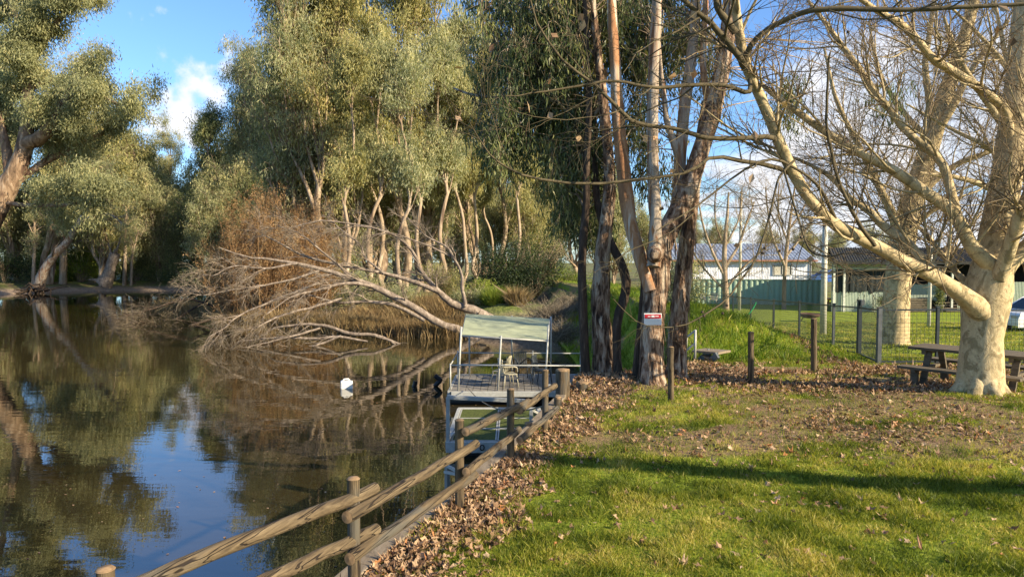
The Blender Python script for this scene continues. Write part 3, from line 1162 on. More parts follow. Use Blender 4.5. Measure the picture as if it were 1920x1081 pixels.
far = [
    # kind, leaf, px, D, H, label, group
    # left bank
    ('tallC', 'leaf_gold', 95, 97, 26, 'broad golden-olive gum rising behind the leaning white trunk on the left bank', None),
    ('wide', 'leaf_olive', -60, 88, 30, None, 'gums behind the big left tree'),
    ('tallC', 'leaf_gold', 20, 98, 33, None, 'gums behind the big left tree'),
    ('wide', 'leaf_olive', 165, 100, 22, None, 'gums behind the big left tree'),
    ('bushy', 'leaf_grey', 40, 99, 13, 'grey-green low gum filling the left bank beside the slender trunk', None),
    ('bushy', 'leaf_gold', 232, 104, 22, 'rounded golden gum right of the small white cloud gap, left side', None),
    ('wide', 'leaf_olive', 262, 118, 22, None, 'low gums under the sky gap'),
    ('tallC', 'leaf_grey', 300, 125, 21, None, 'low gums under the sky gap'),
    ('tallA', 'leaf_olive', 335, 120, 25, 'upright olive gum rising into the cloud gap', None),
    ('bushy', 'leaf_olive', 375, 122, 19, None, 'low gums under the sky gap'),
    ('slim', 'leaf_dark', 392, 98, 23.5, 'dark slender gum silhouetted against the cloud', None),
    ('wide', 'leaf_olive', 330, 104, 13, None, 'low gums under the sky gap'),
    ('bushy', 'leaf_olive', 300, 97, 13, None, 'dark understorey gums at the far water edge'),
    ('bushy', 'leaf_olive', 245, 97, 14, None, 'dark understorey gums at the far water edge'),
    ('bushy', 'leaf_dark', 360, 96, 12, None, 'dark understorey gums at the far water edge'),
    ('bushy', 'leaf_grey', 405, 90, 12, None, 'dark understorey gums at the far water edge'),
    ('bushy', 'leaf_olive', 432, 92, 15, None, 'dark understorey gums at the far water edge'),
    # tall grove in the centre
    ('tallB', 'leaf_grey', 474, 100, 31, 'first tall gum right of the cloud gap, its crown leaning left', None),
    ('tallC', 'leaf_olive', 500, 96, 33, None, 'tall gums of the central grove'),
    ('tallA', 'leaf_olive', 535, 57, 24, None, 'tall gums of the central grove'),
    ('tallC', 'leaf_grey', 568, 57, 27, None, 'tall gums of the central grove'),
    ('tallB', 'leaf_gold', 605, 55, 28, None, 'tall gums of the central grove'),
    ('tallA', 'leaf_gold', 655, 56, 29, None, 'tall gums of the central grove'),
    ('tallC', 'leaf_olive', 700, 62, 31, None, 'tall gums of the central grove'),
    ('tallB', 'leaf_gold', 752, 62, 31, None, 'tall gums of the central grove'),
    ('tallA', 'leaf_olive', 800, 66, 31, None, 'tall gums of the central grove'),
    ('slim', 'leaf_grey', 850, 68, 25, 'small-leaved gum in the narrow sky gap left of the near trees', None),
    ('tallC', 'leaf_gold', 895, 80, 24, None, 'gums behind the near dark trees'),
    ('tallB', 'leaf_olive', 940, 70, 24, None, 'gums behind the near dark trees'),
    ('slim', 'leaf_gold', 985, 62, 20, None, 'gums behind the near dark trees'),
    ('wide', 'leaf_olive', 1030, 82, 20, None, 'gums behind the near dark trees'),
    ('bushy', 'leaf_olive', 1085, 78, 14, None, 'gums behind the near dark trees'),
    ('slim', 'leaf_grey', 640, 56, 19, None, 'slender gums behind the fallen tree'),
    ('slim', 'leaf_olive', 690, 54, 20, None, 'slender gums behind the fallen tree'),
    ('slim', 'leaf_gold', 725, 58, 22, None, 'slender gums behind the fallen tree'),
    ('slim', 'leaf_olive', 770, 53, 19, None, 'slender gums behind the fallen tree'),
    ('slim', 'leaf_grey', 815, 57, 21, None, 'slender gums behind the fallen tree'),
    ('slim', 'leaf_olive', 862, 60, 19, None, 'slender gums behind the fallen tree'),
    ('slim', 'leaf_gold', 884, 66, 18, None, 'slender gums behind the fallen tree'),
    ('slim', 'leaf_olive', 922, 72, 17, None, 'slender gums behind the fallen tree'),
    ('tallB', 'leaf_olive', 498, 97, 24, None, 'gums rising behind the rusty thicket'),
    ('slim', 'leaf_olive', 545, 58, 19, None, 'gums rising behind the rusty thicket'),
    ('slim', 'leaf_grey', 580, 56, 21, None, 'gums rising behind the rusty thicket'),
    ('slim', 'leaf_olive', 452, 98, 20, None, 'gums rising behind the rusty thicket'),
    ('bushy', 'leaf_grey', 610, 60, 12, None, 'low leafy gums between the slender trunks'),
    ('bushy', 'leaf_olive', 700, 64, 12, None, 'low leafy gums between the slender trunks'),
    ('bushy', 'leaf_grey', 790, 70, 13, None, 'low leafy gums between the slender trunks'),
    ('bushy', 'leaf_olive', 860, 84, 12, None, 'low leafy gums between the slender trunks'),
    ('bushy', 'leaf_gold', 1000, 66, 9, None, 'low leafy gums between the slender trunks'),
    ('tallC', 'leaf_gold', 30, 96, 31, None, 'gums behind the big left tree'),
    ('tallC', 'leaf_gold', 92, 92, 30, None, 'gums behind the big left tree'),
    ('bushy', 'leaf_gold', 190, 93, 19, None, 'gums behind the big left tree'),
    ('bushy', 'leaf_gold', 175, 101, 12, None, 'low shrubby gums closing the far left bank'),
    ('bushy', 'leaf_olive', 90, 103, 12, None, 'low shrubby gums closing the far left bank'),
    ('bushy', 'leaf_olive', 215, 106, 13, None, 'low shrubby gums closing the far left bank'),
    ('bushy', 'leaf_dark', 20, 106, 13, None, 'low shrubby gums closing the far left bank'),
    ('bushy', 'leaf_olive', 280, 108, 13, None, 'low shrubby gums closing the far left bank'),
    ('bushy', 'leaf_dark', 335, 110, 14, None, 'low shrubby gums closing the far left bank'),
    ('bushy', 'leaf_dark', 480, 92, 13, None, 'low shrubby gums closing the wood behind'),
    ('bushy', 'leaf_olive', 540, 94, 13, None, 'low shrubby gums closing the wood behind'),
    ('bushy', 'leaf_dark', 590, 90, 13, None, 'low shrubby gums closing the wood behind'),
    ('bushy', 'leaf_olive', 650, 86, 13, None, 'low shrubby gums closing the wood behind'),
    ('bushy', 'leaf_dark', 745, 88, 14, None, 'low shrubby gums closing the wood behind'),
    ('bushy', 'leaf_olive', 835, 92, 13, None, 'low shrubby gums closing the wood behind'),
    ('bushy', 'leaf_olive', 940, 96, 12, None, 'low shrubby gums closing the wood behind'),
    ('bushy', 'leaf_dark', 1020, 92, 12, None, 'low shrubby gums closing the wood behind'),
    ('bushy', 'leaf_olive', 1150, 84, 10, None, 'low shrubby gums closing the wood behind'),
    ('bushy', 'leaf_olive', 1215, 88, 9, None, 'low shrubby gums closing the wood behind'),
    ('slim', 'leaf_gold', 668, 50, 18, None, 'slender gums behind the fallen tree'),
    ('slim', 'leaf_grey', 745, 49, 17, None, 'slender gums behind the fallen tree'),
    ('slim', 'leaf_gold', 905, 64, 20, None, 'slender gums behind the fallen tree'),
    ('tallC', 'leaf_gold', 632, 94, 38, None, 'tall gums of the central grove'),
    ('tallB', 'leaf_olive', 835, 86, 30, None, 'tall gums of the central grove'),
    ('bushy', 'leaf_olive', -50, 104, 14, None, 'low shrubby gums closing the far left bank'),
    ('bushy', 'leaf_olive', -20, 98, 12, None, 'low shrubby gums closing the far left bank'),
    ('bushy', 'leaf_dark', 60, 112, 13, None, 'low shrubby gums closing the far left bank'),
    # a few more behind to close the wood
    ('wide', 'leaf_dark', 430, 112, 22, None, 'gums deep in the wood'),
    ('tallC', 'leaf_olive', 505, 108, 34, None, 'gums deep in the wood'),
    ('wide', 'leaf_dark', 560, 104, 22, None, 'gums deep in the wood'),
    ('wide', 'leaf_olive', 640, 98, 24, None, 'gums deep in the wood'),
    ('wide', 'leaf_dark', 720, 96, 22, None, 'gums deep in the wood'),
    ('wide', 'leaf_olive', 800, 100, 23, None, 'gums deep in the wood'),
    ('wide', 'leaf_olive', 905, 112, 17, None, 'gums deep in the wood'),
    ('wide', 'leaf_olive', 985, 110, 17, None, 'gums deep in the wood'),
    ('wide', 'leaf_dark', 120, 115, 20, None, 'gums behind the big left tree'),
    ('wide', 'leaf_olive', 1130, 95, 14, None, 'low gums far off behind the white cabin'),
    ('wide', 'leaf_olive', 1290, 105, 9, None, 'low gums far off behind the white cabin'),
    ('bushy', 'leaf_olive', 1345, 96, 7.5, None, 'low gums far off behind the white cabin'),
    ('bushy', 'leaf_gold', 1440, 110, 7.5, None, 'low gums far off behind the white cabin'),
    ('bushy', 'leaf_gold', 1505, 100, 7, None, 'low gums far off behind the white cabin'),
    ('bushy', 'leaf_olive', 1560, 112, 7.5, None, 'low gums far off behind the white cabin'),
    ('bushy', 'leaf_olive', 1640, 95, 7, None, 'low gums far off behind the white cabin'),
]
GL = {'low shrubby gums closing the far left bank': 'low shrubby gum closing the far left bank',
      'low shrubby gums closing the wood behind': 'low shrubby gum closing the wood behind',
      'gums behind the big left tree': 'olive gum behind the big left bank tree',
      'low gums under the sky gap': 'low rounded gum under the sky gap',
      'dark understorey gums at the far water edge': 'dark bushy gum at the shaded far water edge',
      'tall gums of the central grove': 'tall olive-gold gum in the central grove',
      'gums behind the near dark trees': 'sunlit gum behind the near dark trunks',
      'slender gums behind the fallen tree': 'slender pale-trunked gum behind the fallen tree',
      'gums rising behind the rusty thicket': 'gum directly behind the rusty thicket',
      'low leafy gums between the slender trunks': 'low leafy gum between slender pale trunks',
      'gums deep in the wood': 'gum deep behind the central grove',
      'low gums far off behind the white cabin': 'low far-off gum over the cabin roofs'}
ORD = ['first', 'second', 'third', 'fourth', 'fifth', 'sixth', 'seventh', 'eighth', 'ninth', 'tenth', 'eleventh', 'twelfth', 'thirteenth', 'fourteenth', 'fifteenth', 'sixteenth']
for g_ in GL:
    order = sorted([i for i, q in enumerate(far) if q[6] == g_], key=lambda i: far[i][2])
    for n_, i in enumerate(order):
        q = far[i]
        far[i] = q[:5] + (GL[g_] + ', ' + ORD[n_] + ' from left', q[6])
for (k, lf, px, D, H, lab, grp) in far:
    tree_at(k, lf, px, D, H, lab or GL[grp], grp, zb=(-1.2 if px > 1100 else None))

# ------------------------------------------------------------------ big gum at the left edge (traced limbs)


def leafy(P, R, n1, L1, n2, L2, n3, L3, nleaf, leafL, leafW, sig, tk, cr, t0=.2, up=.15, droop=.1, ang=(.5, 1.1), rmin=.006, dens=.8, down=.9):
    A, AR = grow(P, R, n1, L1, ang, up, .15, 7, t0, 1, .5, .3, rmin=rmin * 2, rmax=.09)
    B, BR = grow(A, AR, n2, L2, (.4, 1.1), up * .5, .2, 6, .2, 1, .6, .35, grav=droop * .5, rmin=rmin)
    C, CR = grow(B, BR, n3, L3, (.4, 1.2), 0, .22, 5, .1, 1, .6, .5, grav=droop, rmin=rmin * .6)
    tk.tubes(A, AR, 5)
    tk.tubes(B, BR, 4)
    tk.tubes(C, CR, 3)
    n = len(C)
    ok = np.nonzero(RNG.random(n) < dens)[0]
    wt_ = RNG.gamma(1.2, 1, len(ok))
    idx = RNG.choice(ok, nleaf, p=wt_ / wt_.sum())
    t = RNG.uniform(.1, 1, nleaf) * 4
    i = np.clip(t.astype(int), 0, 3)
    f = (t - i)[:, None]
    pos = C[idx, i] * (1 - f) + C[idx, i + 1] * f + RNG.normal(0, sig, (nleaf, 3))
    cv = RNG.normal(.5, .16, n)
    hang_leaves(cr, pos, leafL, leafW, down=down, val=np.clip(cv[idx] + RNG.normal(0, .17, nleaf), 0, 1))


DL = 60
tr = [([(-90, 600), (-60, 490), (-30, 430), (-4, 388), (14, 352), (32, 320), (46, 280), (51, 235), (54, 180), (57, 130), (64, 80), (80, 20), (90, -60)], [DL, DL], [60, 50, 46, 40, 37, 34, 28, 23, 20, 18, 16, 12, 8]),
      ([(45, 270), (75, 258), (105, 225), (125, 185), (150, 165)], [DL, DL - 3], [26, 24, 20, 12, 7]),
      ([(55, 165), (100, 153), (140, 165), (190, 180), (222, 195), (250, 190)], [DL, DL - 3], [10, 9, 7, 5, 4, 3]),
      ([(5, 378), (40, 384), (100, 386), (140, 382), (172, 374), (195, 350)], [DL, DL - 4], [9, 8, 7, 6, 5, 3]),
      ([(20, 340), (8, 260), (-15, 170), (-40, 60)], [DL, DL + 2], [20, 16, 12, 8]),
      ([(20, 350), (60, 320), (90, 300), (150, 270), (210, 240), (240, 215)], [DL, DL + 3], [14, 13, 12, 10, 7, 4]),
      ([(60, 110), (95, 60), (120, 25), (140, 0), (150, -30)], [DL, DL - 2], [14, 10, 8, 6, 4]),
      ([(62, 80), (30, 30), (10, -20), (0, -80)], [DL, DL + 2], [12, 10, 8, 6])]
tk, cr = MB(), MB()
Ps, Rs = [], []
for a, D, w in tr:
    P, R = limb(a, D, w, 24)
    tk.tubes(P, R, 12, .5, noise=.09)
    Ps.append(P)
    Rs.append(R)
Ps, Rs = np.array(Ps), np.array(Rs)
leafy(Ps[:1], Rs[:1], 14, 4.0, 6, 1.9, 5, .9, 40000, .32, .075, .42, tk, cr, dens=.9, t0=.5)
leafy(Ps[1:], Rs[1:], 9, 3.0, 6, 1.5, 5, .8, 90000, .32, .075, .42, tk, cr, dens=.8, t0=.25)
base = Ps[0][0]
e = empty('gum_tree', base, 'huge old gum on the left edge with thick leaning trunk and spreading limbs', 'tree')
tk.build('trunk', M['old_gum'], e)
cr.build('crown', M['leaf_olive'], e)

# left bank smaller trunks


def trunk_tree(name, traces, label, mat, cat='tree', tw=None, leaf=None, S=10, noise=.06, grp=None, cap=False):
    tk = MB()
    Ps, Rs = [], []
    for a, D, w in traces:
        P, R = limb(a, D, w, 16)
        tk.tubes(P, R, S, .5, noise=noise, cap=cap)
        Ps.append(P)
        Rs.append(R)
    e = empty(name, Ps[0][0], label, cat, grp)
    Ps, Rs = np.array(Ps), np.array(Rs)
    if tw:
        n1, L1, n2, L2, n3, L3 = tw[:6]
        kw = tw[6] if len(tw) > 6 else {}
        A, AR = grow(Ps, Rs, n1, L1, (.4, 1.1), kw.get('up', .1), .16, 7, kw.get('t0', .2), 1, .55, .3, grav=kw.get('grav', 0), rmin=kw.get('rmin', .01))
        tk.tubes(A, AR, 5)
        B, BR = grow(A, AR, n2, L2, (.4, 1.1), kw.get('up', .1) * .5, .2, 6, .1, 1, .6, .35, grav=kw.get('grav', 0), rmin=kw.get('rmin', .01) * .7)
        tk.tubes(B, BR, 3)
        if n3:
            C, CR = grow(B, BR, n3, L3, (.3, 1.0), 0, .2, 5, .1, 1, .6, .4, grav=kw.get('grav', 0), rmin=kw.get('rmin', .01) * .6)
            tk.tubes(C, CR, 3)
    if leaf:
        cr = MB()
        nl, LL, WW, sig, lm_, tl = leaf
        leafy(Ps, Rs, 8, tl, 5, tl * .5, 4, tl * .25, nl, LL, WW, sig, tk, cr, t0=.4)
    tk.build('trunk', mat, e)
    if leaf:
        cr.build('crown', M[lm_], e)
    return e


trunk_tree('gum_tree', [([(72, 545), (78, 518), (100, 480), (125, 455), (140, 430), (160, 400), (185, 370), (215, 330)], [86, 84], [22, 18, 14, 13, 11, 9, 7, 3]),
                       ([(140, 430), (165, 408), (205, 402), (230, 420)], [84, 82], [7, 6, 4, 2]), ([(165, 395), (178, 350), (190, 320)], [84, 84], [5, 4, 2])],
           'slender white-trunked gum leaning right from its bare roots at the left water edge', M['gum_smooth'], tw=(4, 2.5, 4, 1.2, 0, 0), leaf=(5000, .25, .07, .3, 'leaf_grey', 3))
trunk_tree('dead_stump', [([(195, 532), (202, 520), (208, 500), (214, 482), (216, 474)], [88, 88], [34, 24, 18, 20, 17]), ([(214, 480), (222, 460), (226, 445)], [88, 88], [4, 3, 1]), ([(210, 480), (203, 455)], [88, 88], [4, 1]),
                         ([(200, 528), (180, 524), (165, 524)], [88, 87], [7, 4, 2])],
           'thick grey broken stump leaning at the far left water edge', M['dead_wood'], 'stump', tw=(3, 1.2, 3, .6, 0, 0))
for px, tp, D, w, lab in ((62, 415, 88, 7, 'thin brown upright trunk left of the leaning white gum'), (233, 385, 92, 7, 'tall thin pale trunk right of the broken stump'), (246, 430, 90, 5, 'short thin trunk leaning right beside the stump'),
                     (118, 300, 93, 14, 'thick brown trunk in shade behind the leaning white gum')):
    trunk_tree('gum_tree', [([(px, 535), (px + 2, (535 + tp) / 2), (px + (14 if w == 5 else 3), tp)], [D, D], [w, w * .8, w * .5])], lab, M['far_trunk'], tw=(4, 2.0, 4, 1, 0, 0, dict(t0=.5)), leaf=(1800, .25, .07, .3, 'leaf_olive', 2.5))
# root tangle in the water at left
mb = MB()
b0 = T(68, 545, 84)
th = RNG.uniform(0, 6.28, 26)
st = np.repeat(b0[None], 26, 0) + RNG.normal(0, .5, (26, 3)) * (1.6, .6, .2)
en = st + np.stack([np.cos(th) * RNG.uniform(.5, 3, 26), np.sin(th) * RNG.uniform(.3, 1.5, 26), RNG.uniform(-1.2, .8, 26)], 1)
P = np.stack([st, (st + en) / 2 + RNG.normal(0, .3, (26, 3)) + (0, 0, .4), en], 1)
mb.tubes(P, np.repeat(np.array([[.14, .1, .04]]), 26, 0), 5)
e = empty('tree_roots', b0, 'dark bare root tangle hanging into the water below the leaning white gum', 'tree roots')
mb.build('root', M['gum_black'], e)

# ------------------------------------------------------------------ fallen dead tree and driftwood
FT = [([(895, 640), (863, 619), (824, 605), (782, 578), (741, 558), (699, 536), (657, 522), (616, 508), (560, 494), (505, 485), (463, 482), (408, 465)], [37.5, 37, 36, 35], [26, 20, 17, 16, 15, 14, 12, 10, 8, 6, 4, 2]),
      ([(920, 600), (888, 583), (852, 572), (824, 547), (791, 511), (780, 480), (755, 450), (713, 430), (657, 419), (602, 414), (546, 428)], [39, 38, 38, 37], [22, 19, 15, 11, 8, 6, 5, 4, 3, 3, 2]),
      ([(824, 547), (768, 525), (727, 514), (671, 503), (630, 496), (574, 483), (533, 464), (491, 444)], [38, 36.5], [10, 9, 8, 7, 6, 5, 4, 2]),
      ([(872, 574), (864, 540), (863, 516), (849, 483), (835, 461), (796, 442), (760, 405)], [38.3, 38.5], [9, 7, 6, 6, 5, 3, 2]),
      ([(796, 600), (741, 572), (685, 566), (630, 566), (574, 551)], [37, 36], [9, 8, 7, 5, 3]),
      ([(720, 515), (700, 500), (682, 483), (671, 461), (638, 436), (616, 417)], [37, 37.5], [5, 5, 4, 4, 3, 2]),
      ([(600, 506), (560, 519), (491, 533), (435, 541), (380, 550)], [36, 34], [6, 5, 4, 3, 2]),
      ([(600, 530), (519, 566), (463, 589), (430, 614), (394, 636)], [36, 33], [6, 5, 4, 3, 1.5]),
      ([(640, 560), (580, 575), (520, 596), (470, 625)], [36, 33.5], [6, 5, 4, 2]),
      ([(560, 494), (500, 505), (440, 500), (395, 520)], [35.6, 34], [5, 4, 3, 1.5]),
      ([(850, 483), (800, 460), (740, 440), (680, 425), (620, 432)], [38.5, 37], [4, 3, 3, 2, 1.5]),
      ([(700, 536), (650, 530), (590, 545), (540, 560), (500, 590)], [36.5, 34], [7, 6, 5, 3, 2]),
      ([(660, 522), (600, 470), (560, 440), (520, 425)], [36.5, 36], [5, 4, 3, 1.5])]


def fallen(name, TRC, label, tw, cat, mat=None, drape=False):
    tk = MB()
    TRC = [(a_, D_, [q * .9 for q in w_]) for a_, D_, w_ in TRC]
    Ps, Rs = [], []
    for a, D, w in TRC:
        P, R = limb(a, D, w, 20)
        P = P + np.cumsum(RNG.normal(0, .018, P.shape), 0)
        tk.tubes(P, R, 8, .5, noise=.09)
        Ps.append(P)
        Rs.append(R)
    e = empty(name, Ps[0][0], label, cat)
    Ps, Rs = np.array(Ps), np.array(Rs)
    tk.build('trunk', mat or M['dead_wood'], e)
    n1, L1, n2, L2, n3, L3 = tw
    A, AR = grow(Ps, Rs, n1, L1, (.3, .9), .0, .16, 8, .25, 1, .45, .25, grav=.03, rmin=.012, rmax=.05)
    B, BR = grow(A, AR, n2, L2, (.3, .9), -.05, .2, 6, .15, 1, .6, .35, grav=.06, rmin=.008)
    C, CR = grow(B, BR, n3, L3, (.2, .8), -.05, .2, 5, .1, 1, .6, .5, grav=.12, rmin=.005)
    b = MB()
    b.tubes(A, AR, 5)
    b.tubes(B, BR, 3)
    b.build('branches', mat or M['dead_wood'], e)
    b = MB()
    b.tubes(C, CR, 3)
    b.build('twigs', M['straw_grey'], e)
    return e


fallen('fallen_tree', FT, 'large dead bleached tree fallen from the bank into the river with bare branches', (12, 1.8, 8, 1.0, 5, .55), 'fallen tree')
fallen('driftwood', [([(750, 645), (702, 627), (657, 625), (616, 611), (574, 608), (519, 616), (500, 625)], [35.2, 35], [5, 7, 8, 7, 6, 4, 2]), ([(690, 640), (640, 632), (590, 636), (520, 636), (447, 645)], [34.8, 34.5], [4, 6, 6, 5, 2]),
                     ([(640, 630), (600, 645), (560, 652), (490, 650)], [34.6, 34], [5, 5, 4, 2]), ([(600, 615), (560, 625), (500, 640), (440, 655)], [34.8, 33.6], [5, 5, 4, 2]), ([(700, 630), (735, 640), (756, 650)], [35.1, 34.8], [4, 3, 2])],
       'bleached driftwood branches arching out of the water below the fallen tree', (8, .9, 4, .5, 3, .3), 'driftwood')
fallen('driftwood', [([(390, 560), (340, 590), (300, 610), (260, 600)], [52, 46], [5, 4, 3, 2]), ([(420, 590), (360, 610), (310, 618), (240, 612)], [46, 44], [5, 4, 3, 2]), ([(400, 575), (350, 560), (290, 575), (230, 590)], [50, 48], [5, 4, 3, 2])],
       'dark brown brushwood heap in the water left of the fallen tree', (14, 2.2, 8, 1.3, 5, .7), 'brushwood', M['gum_black'])

# ------------------------------------------------------------------ thicket, reeds, shrubs


def stems(mb, c, rx, ry, H, n, w, lean=.22, zf=None, hv=(.4, 1.1), power=.5):
    r = RNG.random(n) ** power
    th = RNG.uniform(0, 6.28, n)
    x = c[0] + rx * r * np.cos(th)
    y = c[1] + ry * r * np.sin(th)
    z = zf(x, y) if zf else np.full(n, c[2])
    h = H * RNG.uniform(hv[0], hv[1], n) * (1 - .45 * r ** 2)
    blades(mb, x, y, z, h, np.full(n, w), lean)


def bush(name, c, rx, ry, H, n, leaf, L, W, label, cat='shrub', grp=None, nst=40, twigmat=None, clumps=30, down=.3):
    e = empty(name, c, label, cat, grp)
    tk = MB()
    th = RNG.uniform(0, 6.28, nst)
    d = np.stack([np.cos(th) * RNG.uniform(.1, .9, nst) * rx, np.sin(th) * RNG.uniform(.1, .9, nst) * ry, H * RNG.uniform(.55, .95, nst)], 1)
    s = np.asarray(c) + d * np.array([.1, .1, 0])
    P = np.stack([s, s + d * .45 * np.array([.7, .7, 1.1]), s + d], 1)
    R = np.repeat(np.array([[.03, .02, .008]]) * max(.5, H / 3), nst, 0)
    tk.tubes(P, R, 4)
    A, AR = grow(P, R, 5, H * .35, (.3, 1), .1, .2, 5, .3, 1, .6, .4, rmin=.006)
    tk.tubes(A, AR, 3)
    tk.build('stems', twigmat or M['far_trunk'], e)
    cr = MB()
    u = RNG.normal(0, 1, (clumps, 3))
    u = nrm(u) * RNG.random((clumps, 1)) ** .4
    cc = np.asarray(c) + u * np.array([rx, ry, H * .5]) + np.array([0, 0, H * .5])
    idx = RNG.integers(0, clumps, n)
    pos = cc[idx] + RNG.normal(0, 1, (n, 3)) * np.array([rx, ry, H * .6]) * .2
    pos[:, 2] = np.maximum(pos[:, 2], c[2] + .03)
    cv = RNG.normal(.5, .18, clumps)
    hang_leaves(cr, pos, L, W, down=down, val=np.clip(cv[idx] + RNG.normal(0, .15, n), 0, 1))
    cr.build('foliage', M[leaf], e)
    return e


# rusty thicket behind the fallen crown
c = T(520, 600, 50)
c[2] = WATER_Z + .1
e = empty('dead_thicket', c, 'rust-orange leafless thicket rising behind the fallen tree crown', 'thicket')
mb = MB()
n = 420
r = RNG.random(n) ** .5
th = RNG.uniform(0, 6.28, n)
s = np.stack([c[0] + 3.9 * r * np.cos(th), c[1] + 3.0 * r * np.sin(th), np.full(n, WATER_Z - .2)], 1)
hh = 9.3 * np.sqrt(np.clip(1 - (r * np.cos(th)) ** 2 * .75, .1, 1)) * RNG.uniform(.5, 1.0, n)
top = s + np.stack([RNG.normal(0, .8, n) + r * np.cos(th) * .6, RNG.normal(0, .8, n), hh], 1)
P = np.stack([s, s * .6 + top * .4 + RNG.normal(0, .2, (n, 3)), top], 1)
R = np.repeat([[.025, .018, .006]], n, 0)
mb.tubes(P, R, 3)
A, AR = grow(P, R, 7, 1.7, (.2, .7), .2, .2, 5, .15, 1, .6, .4, rmin=.007)
mb.tubes(A, AR, 3)
B, BR = grow(A, AR, 6, .7, (.3, .9), .1, .2, 4, .1, 1, .7, .5, rmin=.008)
mb.tubes(B, BR, 3)
mb.build('stems', M['rust'], e)
cr = MB()
idx = RNG.integers(0, len(B), 46000)
pos = B[idx, RNG.integers(1, 4, 46000)] + RNG.normal(0, .12, (46000, 3))
hang_leaves(cr, pos, .16, .045, down=.2)
cr.build('dry_foliage', M['rust'], e)

# reeds along the waterline
mb = MB()
for (a, b, n, H) in (((640, 618, 41), (860, 628, 38.5), 15000, 1.15), ((560, 612, 44), (660, 615, 42), 7000, 1.3), ((420, 596, 50), (560, 605, 46), 6000, 1.2), ((300, 575, 62), (430, 580, 54), 5000, 1.0), ((650, 590, 44), (830, 590, 42), 12000, 1.4)):
    p, q = T(*a), T(*b)
    t = RNG.random(n)
    x = p[0] + (q[0] - p[0]) * t + RNG.normal(0, .4, n)
    y = p[1] + (q[1] - p[1]) * t + RNG.normal(0, .75, n)
    cl = .45 + .75 * fbm(x * .8, y * .8)
    z, _ = zfar(x, y)
    blades(mb, x, y, np.maximum(z, WATER_Z - .1), H * RNG.uniform(.4, 1.1, n) * cl, np.full(n, .024), .35)
mb.build('reed_bed', M['reed'], label='straw and rust coloured reeds along the water edge under the fallen tree', cat='reeds', kind='stuff')

zf = lambda x, y: zfar(np.array([x]), np.array([y]))[0][0]
shr = [  # px, D, rx, ry, H, n, leaf, label
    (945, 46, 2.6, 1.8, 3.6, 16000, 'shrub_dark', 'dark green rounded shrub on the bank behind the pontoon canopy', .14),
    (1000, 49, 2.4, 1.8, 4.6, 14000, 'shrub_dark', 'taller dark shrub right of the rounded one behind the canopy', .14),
    (905, 43, 1.0, .8, 1.5, 5000, 'leaf_green', 'small yellow-green shrub at the foot of the dark shrub', .12),
    (1060, 50, 1.8, 1.2, 2.0, 6000, 'leaf_green', 'bright green low shrub behind the slender dark trunk', .12),
    (150, 96, 4.2, 2, 4.6, 12000, 'leaf_green', 'yellow-green shrub between the leaning white gum and the broken stump', .26),
    (110, 97, 3.4, 2, 4.0, 9000, 'leaf_green', 'yellow-green shrub right behind the leaning white gum', .26),
    (8, 90, 3.0, 2, 4.0, 9000, 'shrub_dark', 'dark green shrub at the left frame edge on the bank', .22),
    (60, 97, 4, 2, 3.0, 7000, 'leaf_grey', 'grey-green scrub left of the slender brown trunk', .26),
    (255, 97, 4, 2, 3.5, 7000, 'leaf_dark', 'dark scrub right of the broken stump', .26),
    (830, 50, 1.6, 1.0, 2.6, 5000, 'leaf_gold', 'golden low shrub behind the upright fork of the fallen tree', .14),
    (300, 98, 4.5, 2, 3.2, 6000, 'leaf_olive', 'olive scrub at the dark far water edge, left of the thicket', .28),
    (350, 95, 4.0, 2, 3.6, 6000, 'leaf_dark', 'dark scrub at the far water edge beside the brushwood heap', .28),
    (400, 90, 4.0, 2, 3.4, 6000, 'leaf_olive', 'olive scrub at the far water edge behind the brushwood heap', .26),
    (445, 80, 3.4, 2, 3.4, 6000, 'leaf_dark', 'dark scrub left behind the rusty thicket', .24),
    (560, 57, 3.0, 1.6, 3.2, 6000, 'leaf_grey', 'grey-green scrub hidden behind the rusty thicket', .18),
    (640, 52, 2.6, 1.4, 3.0, 6000, 'leaf_olive', 'olive scrub right behind the rusty thicket', .16),
    (180, 98, 4.0, 2, 2.6, 5000, 'leaf_grey', 'low grey scrub between the yellow-green shrub and the broken stump', .26),
    (700, 47, 2.0, 1.0, 2.2, 5000, 'leaf_olive', 'olive scrub behind the middle of the fallen tree', .14),
    (760, 45, 1.4, 1.0, 1.8, 4000, 'leaf_grey', 'pale scrub behind the fallen trunk near the reeds', .12),
    (880, 42.5, 1.2, .8, 1.3, 3600, 'leaf_grey', 'grey-green scrub just above the canopy left end', .10),
]
for (px, D, rx, ry, H, n, lf, lab, L) in shr:
    x = (px - 960) / FPX * D
    bush('shrub', (x, D, float(zf(x, D)) - .05), rx, ry, H, n, lf, L, L * .4, lab, grp=None, clumps=36)
# tussocks
for (px, D, lab) in ((968, 41, 'orange-tipped grass tussock right above the canopy middle'), (925, 41.5, 'yellow-green grass tussock left of the orange-tipped one'), (948, 42.5, 'pale tussock between the other two above the canopy')):
    x = (px - 960) / FPX * D
    mb = MB()
    stems(mb, (x, D, float(zf(x, D)) - .05), .55, .45, 1.25, 1500, .022, .5)
    e = mb.build('grass_tussock', M['reed' if px > 960 else 'leaf_green'])
    tag(e, lab, 'grass tussock')
